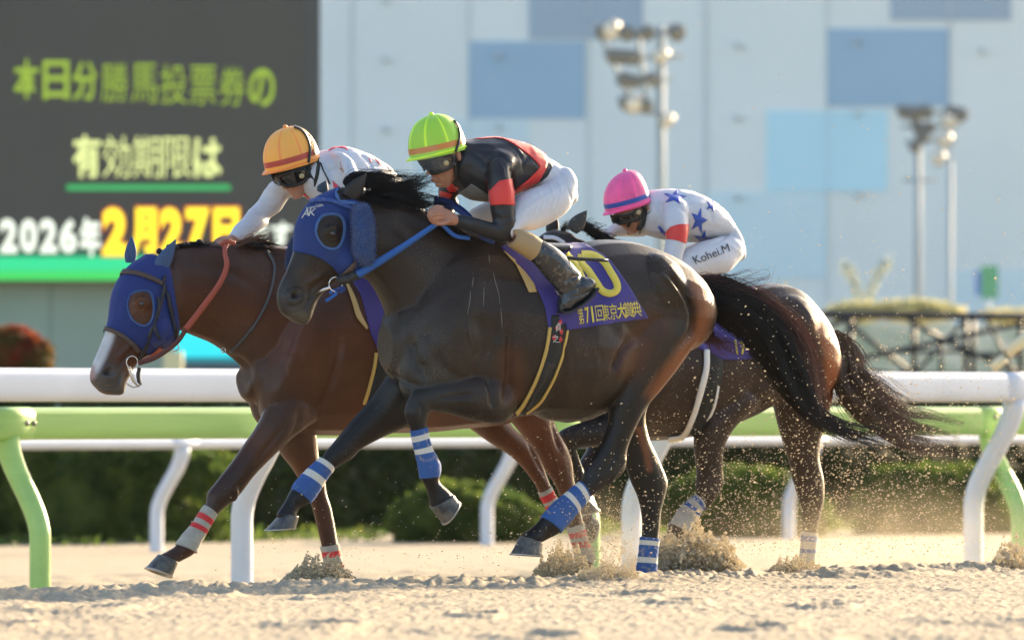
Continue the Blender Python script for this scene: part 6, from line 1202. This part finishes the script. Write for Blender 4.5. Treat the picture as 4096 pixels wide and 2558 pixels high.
b3, _, bvB3 = cloth_body(fL, [hips3, nth3, fth3], m_breech, 'breeches', p3, seed=26, wr=[(Z3, [(1450 + i_ * 30, 1120), (1500 + i_ * 30, 1180), (1540 + i_ * 30, 1250)], 7, -.004) for i_ in range(4)] + [(Z3, [(1820, 760), (1760, 880), (1600, 960)], 14, -.008)])
for rows in ([(Z3, 1200, 1190, 1300, 1360, .23, .058), (Z3, 1350, 1360, 1260, 1480, .27, .055), (Z3, 1500, 1600, 1400, 1700, .29, .05), (Z3, 1450, 1750, 1370, 1700, .30, .04)], [(Z3, 1250, 1000, 1330, 1230, -.21, .058), (Z3, 1350, 1360, 1260, 1480, -.27, .055), (Z3, 1500, 1600, 1400, 1700, -.29, .05)]): cloth_body(fL, [rows], m_boot, 'boot', p3)
for cx_, cy_, r_, ro, sx, sy in ((1258, 478, 128, 10, 1.0, .62), (1498, 710, 125, 15, .72, 1.12), (1545, 900, 115, 8, .9, .85), (1630, 560, 120, 20, .6, .62)): patch('blue_star', Z3, star(cx_, cy_, r_, ro, sx, sy), bvJ3, fL, .003, m_silkbl, j3, .001, 9)
patch('blue_star', Z3, ((1085, 765), (1110, 765), (1165, 830), (1168, 870), (1120, 830)), bvJ3, fL, .003, m_silkbl, j3, .001, 9)
patch('armband', Z3, ((1168, 830), (1215, 775), (1300, 748), (1398, 745), (1396, 800), (1380, 870), (1368, 942), (1290, 912), (1220, 900), (1168, 898)), bvJ3, fL, .003, m_silkr, j3, .0015, 9)
P, T = glyphs('Kohei.M', 0, 0, 0, 0, -.004, quad=(Z3(1430, 1080), Z3(1790, 945), Z3(1812, 1020), Z3(1470, 1152)), maxl=7); drape('trouser_lettering', P, T, bvB3, fL, .003, m_blackst, b3, .001)
head3 = [(Z3, 640, 400, 940, 380, 0, .07), (Z3, 615, 540, 985, 500, 0, .080), (Z3, 640, 660, 990, 600, 0, .078), (Z3, 690, 740, 965, 690, 0, .068), (Z3, 755, 800, 930, 760, 0, .054), (Z3, 800, 835, 890, 800, 0, .036)]
ell3 = [(Z3, 705, 730, 0, 22, 36, .016, 25), (Z3, 985, 580, .078, 18, 42, .012, -10), (Z3, 800, 838, 0, 30, 18, .025)]
hd3 = [ringmesh(fL, rings(fL, [(Z3, 910, 1170, 950, 1280, .2, .03), (Z3, 860, 1160, 870, 1270, .18, .034), (Z3, 820, 1170, 825, 1250, .17, .03)], sub=4))] + [finger(fL, [(Z3, 850, 1175 + 22 * i_, .2), (Z3, 800, 1180 + 22 * i_, .2), (Z3, 780, 1205 + 20 * i_, .19)], [.010, .010, .008]) for i_ in range(4)]
bd3, bvb3 = skin_body(fL, [torso3, hips3, nth3, fth3, nar3, far3], [head3, [(Z3, 860, 600, 1020, 480, 0, .065), (Z3, 960, 760, 1120, 520, 0, .075)]], ell3, hd3, [(Z3, [(735, 790), (780, 800)], 6, -.005)], p3)
m_pk = mat('pink_helmet_cover', (.86, .10, .30), rough=.6, sheen=.2, bump=.4, bscale=120, var=.12, vscale=14); m_pks = mat('pink_seam', (1.0, .10, .32), rough=.5)
h3 = helmet(fL, Z3, (556, 600), (1004, 455), (780, 206), 0, .108, [m_pk, mat('blue_helmet_band', (.02, .07, .34), rough=.5), m_pks], p3, peak=12, band=.10)
goggles(fL, Z3, ((625, 655), (720, 650), (800, 640), (870, 600), (900, 640), (870, 690), (800, 700), (740, 712), (690, 715), (640, 690)), (868, 622), bvb3, p3)
patch('face_cover', Z3, ((900, 690), (1020, 670), (1040, 700), (980, 790), (900, 830), (880, 780)), bvb3, fL, .010, m_silkg, p3, .004, 10)
strap('chin_strap', Z3, [(940, 560), (960, 640), (930, 720), (890, 800)], 60, bvb3, fL, .008, m_blackst, p3, .008); strap('neck_hair', Z3, [(1000, 480), (1040, 520), (1030, 620), (980, 670)], 60, bvb3, fL, .005, m_hairh, p3, .008)
strap('visor_strap', Z3, [(860, 640), (820, 690), (790, 760)], 30, bvb3, fL, .01, m_gogf, p3, .004)

# ------------------------------------------------------------------ thrown sand
m_grain = mat('sand_grain', (.60, .545, .43), rough=.9, spec=.2)
_t = MATS['sand_grain'].node_tree
_tl = _t.nodes.new('ShaderNodeBsdfTranslucent'); _tl.inputs[0].default_value = (.70, .63, .49, 1); _mx = _t.nodes.new('ShaderNodeMixShader'); _mx.inputs[0].default_value = .6
_t.links.new(_t.nodes['Principled BSDF'].outputs[0], _mx.inputs[1]); _t.links.new(_tl.outputs[0], _mx.inputs[2]); _t.links.new(_mx.outputs[0], _t.nodes['Material Output'].inputs[0])
OC = np.array([(1, 0, 0), (-1, 0, 0), (0, 1, 0), (0, -1, 0), (0, 0, 1), (0, 0, -1)], float); OF = np.array([(0, 2, 4), (2, 1, 4), (1, 3, 4), (3, 0, 4), (2, 0, 5), (1, 2, 5), (3, 1, 5), (0, 3, 5)])
def grains(C, R, r, stretch=None):
    n = len(C); j = .6 + .8 * r.random((n, 6, 1)); V = C[:, None, :] + OC[None] * R[:, None, None] * j
    if stretch is not None: V = V + (OC[None, :, 0:1] * stretch[:, None, :])
    F = (OF[None] + np.arange(n)[:, None, None] * 6).reshape(-1, 3); return V.reshape(-1, 3), F
def pix_points(x, y, D):
    a = np.stack([(x - CXP) / FP, np.zeros_like(x), np.zeros_like(x)], 1) + ((CYP - y) / FP)[:, None] * UPV + FWD
    return CAMP + a * (D / a[:, 1])[:, None]
r = np.random.default_rng(99)
# drifting grains: thick low down behind the horses, thinning upwards and forwards
cx = []; cy = []; cd = []
def cloud(n, mx, sx, my, sy, d0, d1):
    cx.append(r.normal(mx, sx, n)); cy.append(my - abs(r.normal(0, sy, n)) if sy > 0 else r.normal(my, -sy, n)); cd.append(r.uniform(d0, d1, n))
cloud(8000, 3450, 420, 2230, 430, 38.6, 45); cloud(1500, 3650, 380, 1600, -360, 38.2, 46); cloud(2400, 2850, 330, 2200, 300, 39, 43.5); cloud(900, 2350, 250, 2230, 200, 39.2, 41.5); cloud(420, 1500, 420, 2290, 170, 39, 42); cloud(600, 3500, 500, 1000, -420, 38, 46)
x = np.concatenate(cx); y = np.concatenate(cy); d = np.concatenate(cd); ok = (y < 2290) & (x > 0)
P = pix_points(x[ok], y[ok], d[ok]); R = np.abs(r.normal(0, .0014, len(P))) + .0009; sd_ = np.stack([r.normal(.35, .3, len(P)), np.zeros(len(P)), r.normal(.15, .25, len(P))], 1) * (R * 1.1)[:, None]
tag(mesh('flying_sand', *grains(P, R, r, sd_), m_grain, smooth=False), 'grains of sand kicked up and drifting behind the horses', 'sand', kind='stuff')
def splash(label, x0, x1, y0, y1, D, n, lean=0, rr=.0042, seed=0, coarse=0):
    """a burst of sand and clods thrown up by a hoof"""
    r = np.random.default_rng(seed); u = r.random(n) ; v = r.beta(1.1, 2.1, n); dd = r.normal(0, .10, n)
    prof = np.sin(np.clip(u, .02, .98) * math.pi) ** .55; lum = .8 + .2 * np.sin(u * 13 + seed) * np.sin(u * 31 + 1)
    x = x0 + (x1 - x0) * u + lean * v * (x1 - x0) * .3; y = y1 - (y1 - y0) * v * prof * lum * 1.25
    P = pix_points(x, y, D + dd); a = fbm(P, 75, seed) + fbm(P, 150, seed + 1)
    keep = (a > -.05) | (r.random(n) < .12); P = P[keep]; R = (np.abs(r.normal(0, 1, len(P))) * rr * .6 + rr * .35)
    if coarse: i = r.random(len(P)) < .05; R[i] *= 3.2
    return tag(mesh('sand_splash', *grains(P, R, r), m_grain, smooth=False), label, 'sand splash', kind='stuff')
splash('grey wave of sand pushed up by the planted forefoot of the bay horse', 1095, 1390, 2215, 2345, 39.9, 24000, .5, .0045, 1)
splash('burst of sand under the near hind hoof of the dark horse', 2130, 2380, 2170, 2335, 40.1, 18000, 0, .0042, 2)
splash('low mound of sand left of the planted blue bandage', 2290, 2580, 2245, 2335, 39.5, 12000, 0, .004, 3)
splash('large golden spray of clods behind the planted hind foot of the dark horse', 2600, 2990, 2085, 2318, 41.0, 20000, -.15, .0056, 4, 1)
splash('small puff of sand at the hind foot of the rear horse', 3050, 3280, 2215, 2300, 42.0, 8000, .3, .004, 5)
splash('small burst of clods at the right edge', 3960, 4130, 2150, 2300, 42.0, 3500, 0, .006, 6, 1)
splash('thin veil of sand round the planted hind foot of the bay horse', 2250, 2560, 1960, 2320, 41.2, 9000, 0, .0022, 7)

# ------------------------------------------------------------------ air
def volume_box(name, x0, x1, y0, y1, z0, z1, dens, col, aniso, noise=None, label=None):
    V, F = boxm(((x0 + x1) / 2, (y0 + y1) / 2, (z0 + z1) / 2), x1 - x0, y1 - y0, z1 - z0)
    m = bpy.data.materials.new(name); m.use_nodes = True; t = m.node_tree; t.nodes.remove(t.nodes['Principled BSDF'])
    v = t.nodes.new('ShaderNodeVolumePrincipled'); v.inputs['Color'].default_value = (*col, 1); v.inputs['Density'].default_value = dens; v.inputs['Anisotropy'].default_value = aniso
    t.links.new(v.outputs[0], t.nodes['Material Output'].inputs['Volume'])
    return tag(mesh(name, V, F, m, smooth=False), label, 'haze', kind='stuff')
def puff(label, x, y, D, rx, ry, rz, dens, seed):
    c = pix_points(np.array([x]), np.array([y]), np.array([D]))[0]; V, F = sph(c * 0, 1, 24, 16, (rx, ry, rz))
    m = bpy.data.materials.new('dust_puff'); m.use_nodes = True; t = m.node_tree; N = t.nodes; L = t.links; N.remove(N['Principled BSDF'])
    v = N.new('ShaderNodeVolumePrincipled'); v.inputs['Color'].default_value = (.95, .84, .62, 1); v.inputs['Anisotropy'].default_value = .45
    tc = N.new('ShaderNodeTexCoord'); n = N.new('ShaderNodeTexNoise'); n.inputs['Scale'].default_value = 5; n.inputs['Detail'].default_value = 5; mp = N.new('ShaderNodeMapping'); mp.inputs['Location'].default_value = (seed, 0, 0)
    L.new(tc.outputs['Object'], mp.inputs[0]); L.new(mp.outputs[0], n.inputs['Vector'])
    d = N.new('ShaderNodeMapping'); d.inputs['Scale'].default_value = (1 / rx, 1 / ry, 1 / rz); L.new(tc.outputs['Object'], d.inputs[0]); ln = N.new('ShaderNodeVectorMath'); ln.operation = 'LENGTH'; L.new(d.outputs[0], ln.inputs[0])
    f = N.new('ShaderNodeMapRange'); f.inputs[1].default_value = 1; f.inputs[2].default_value = .1; f.inputs[3].default_value = 0; f.inputs[4].default_value = 1; f.interpolation_type = 'SMOOTHSTEP'; L.new(ln.outputs['Value'], f.inputs[0])
    q = N.new('ShaderNodeMapRange'); q.inputs[1].default_value = .38; q.inputs[2].default_value = .68; q.inputs[3].default_value = .15; q.inputs[4].default_value = 1; L.new(n.outputs[0], q.inputs[0])
    a = N.new('ShaderNodeMath'); a.operation = 'MULTIPLY'; L.new(f.outputs[0], a.inputs[0]); L.new(q.outputs[0], a.inputs[1]); b = N.new('ShaderNodeMath'); b.operation = 'MULTIPLY'; b.inputs[1].default_value = dens; L.new(a.outputs[0], b.inputs[0])
    L.new(b.outputs[0], v.inputs['Density']); L.new(v.outputs[0], N['Material Output'].inputs['Volume'])
    return tag(mesh('dust_cloud', np.array(V) + c, F, m, smooth=False, origin=c), label, 'dust', kind='stuff')
puff('thin golden dust hanging round the hind feet of the front horses', 2420, 2160, 41.3, .45, .35, .30, 1.1, 1)
puff('low golden dust haze trailing behind the rear horse at right', 3560, 2200, 43.2, 1.3, .9, .42, .34, 5)
volume_box('haze', -405, 405, -65, 1505, -2.6, 22, .00004, (.90, .95, 1.0), .35, label='pale backlit air between the track and the building')
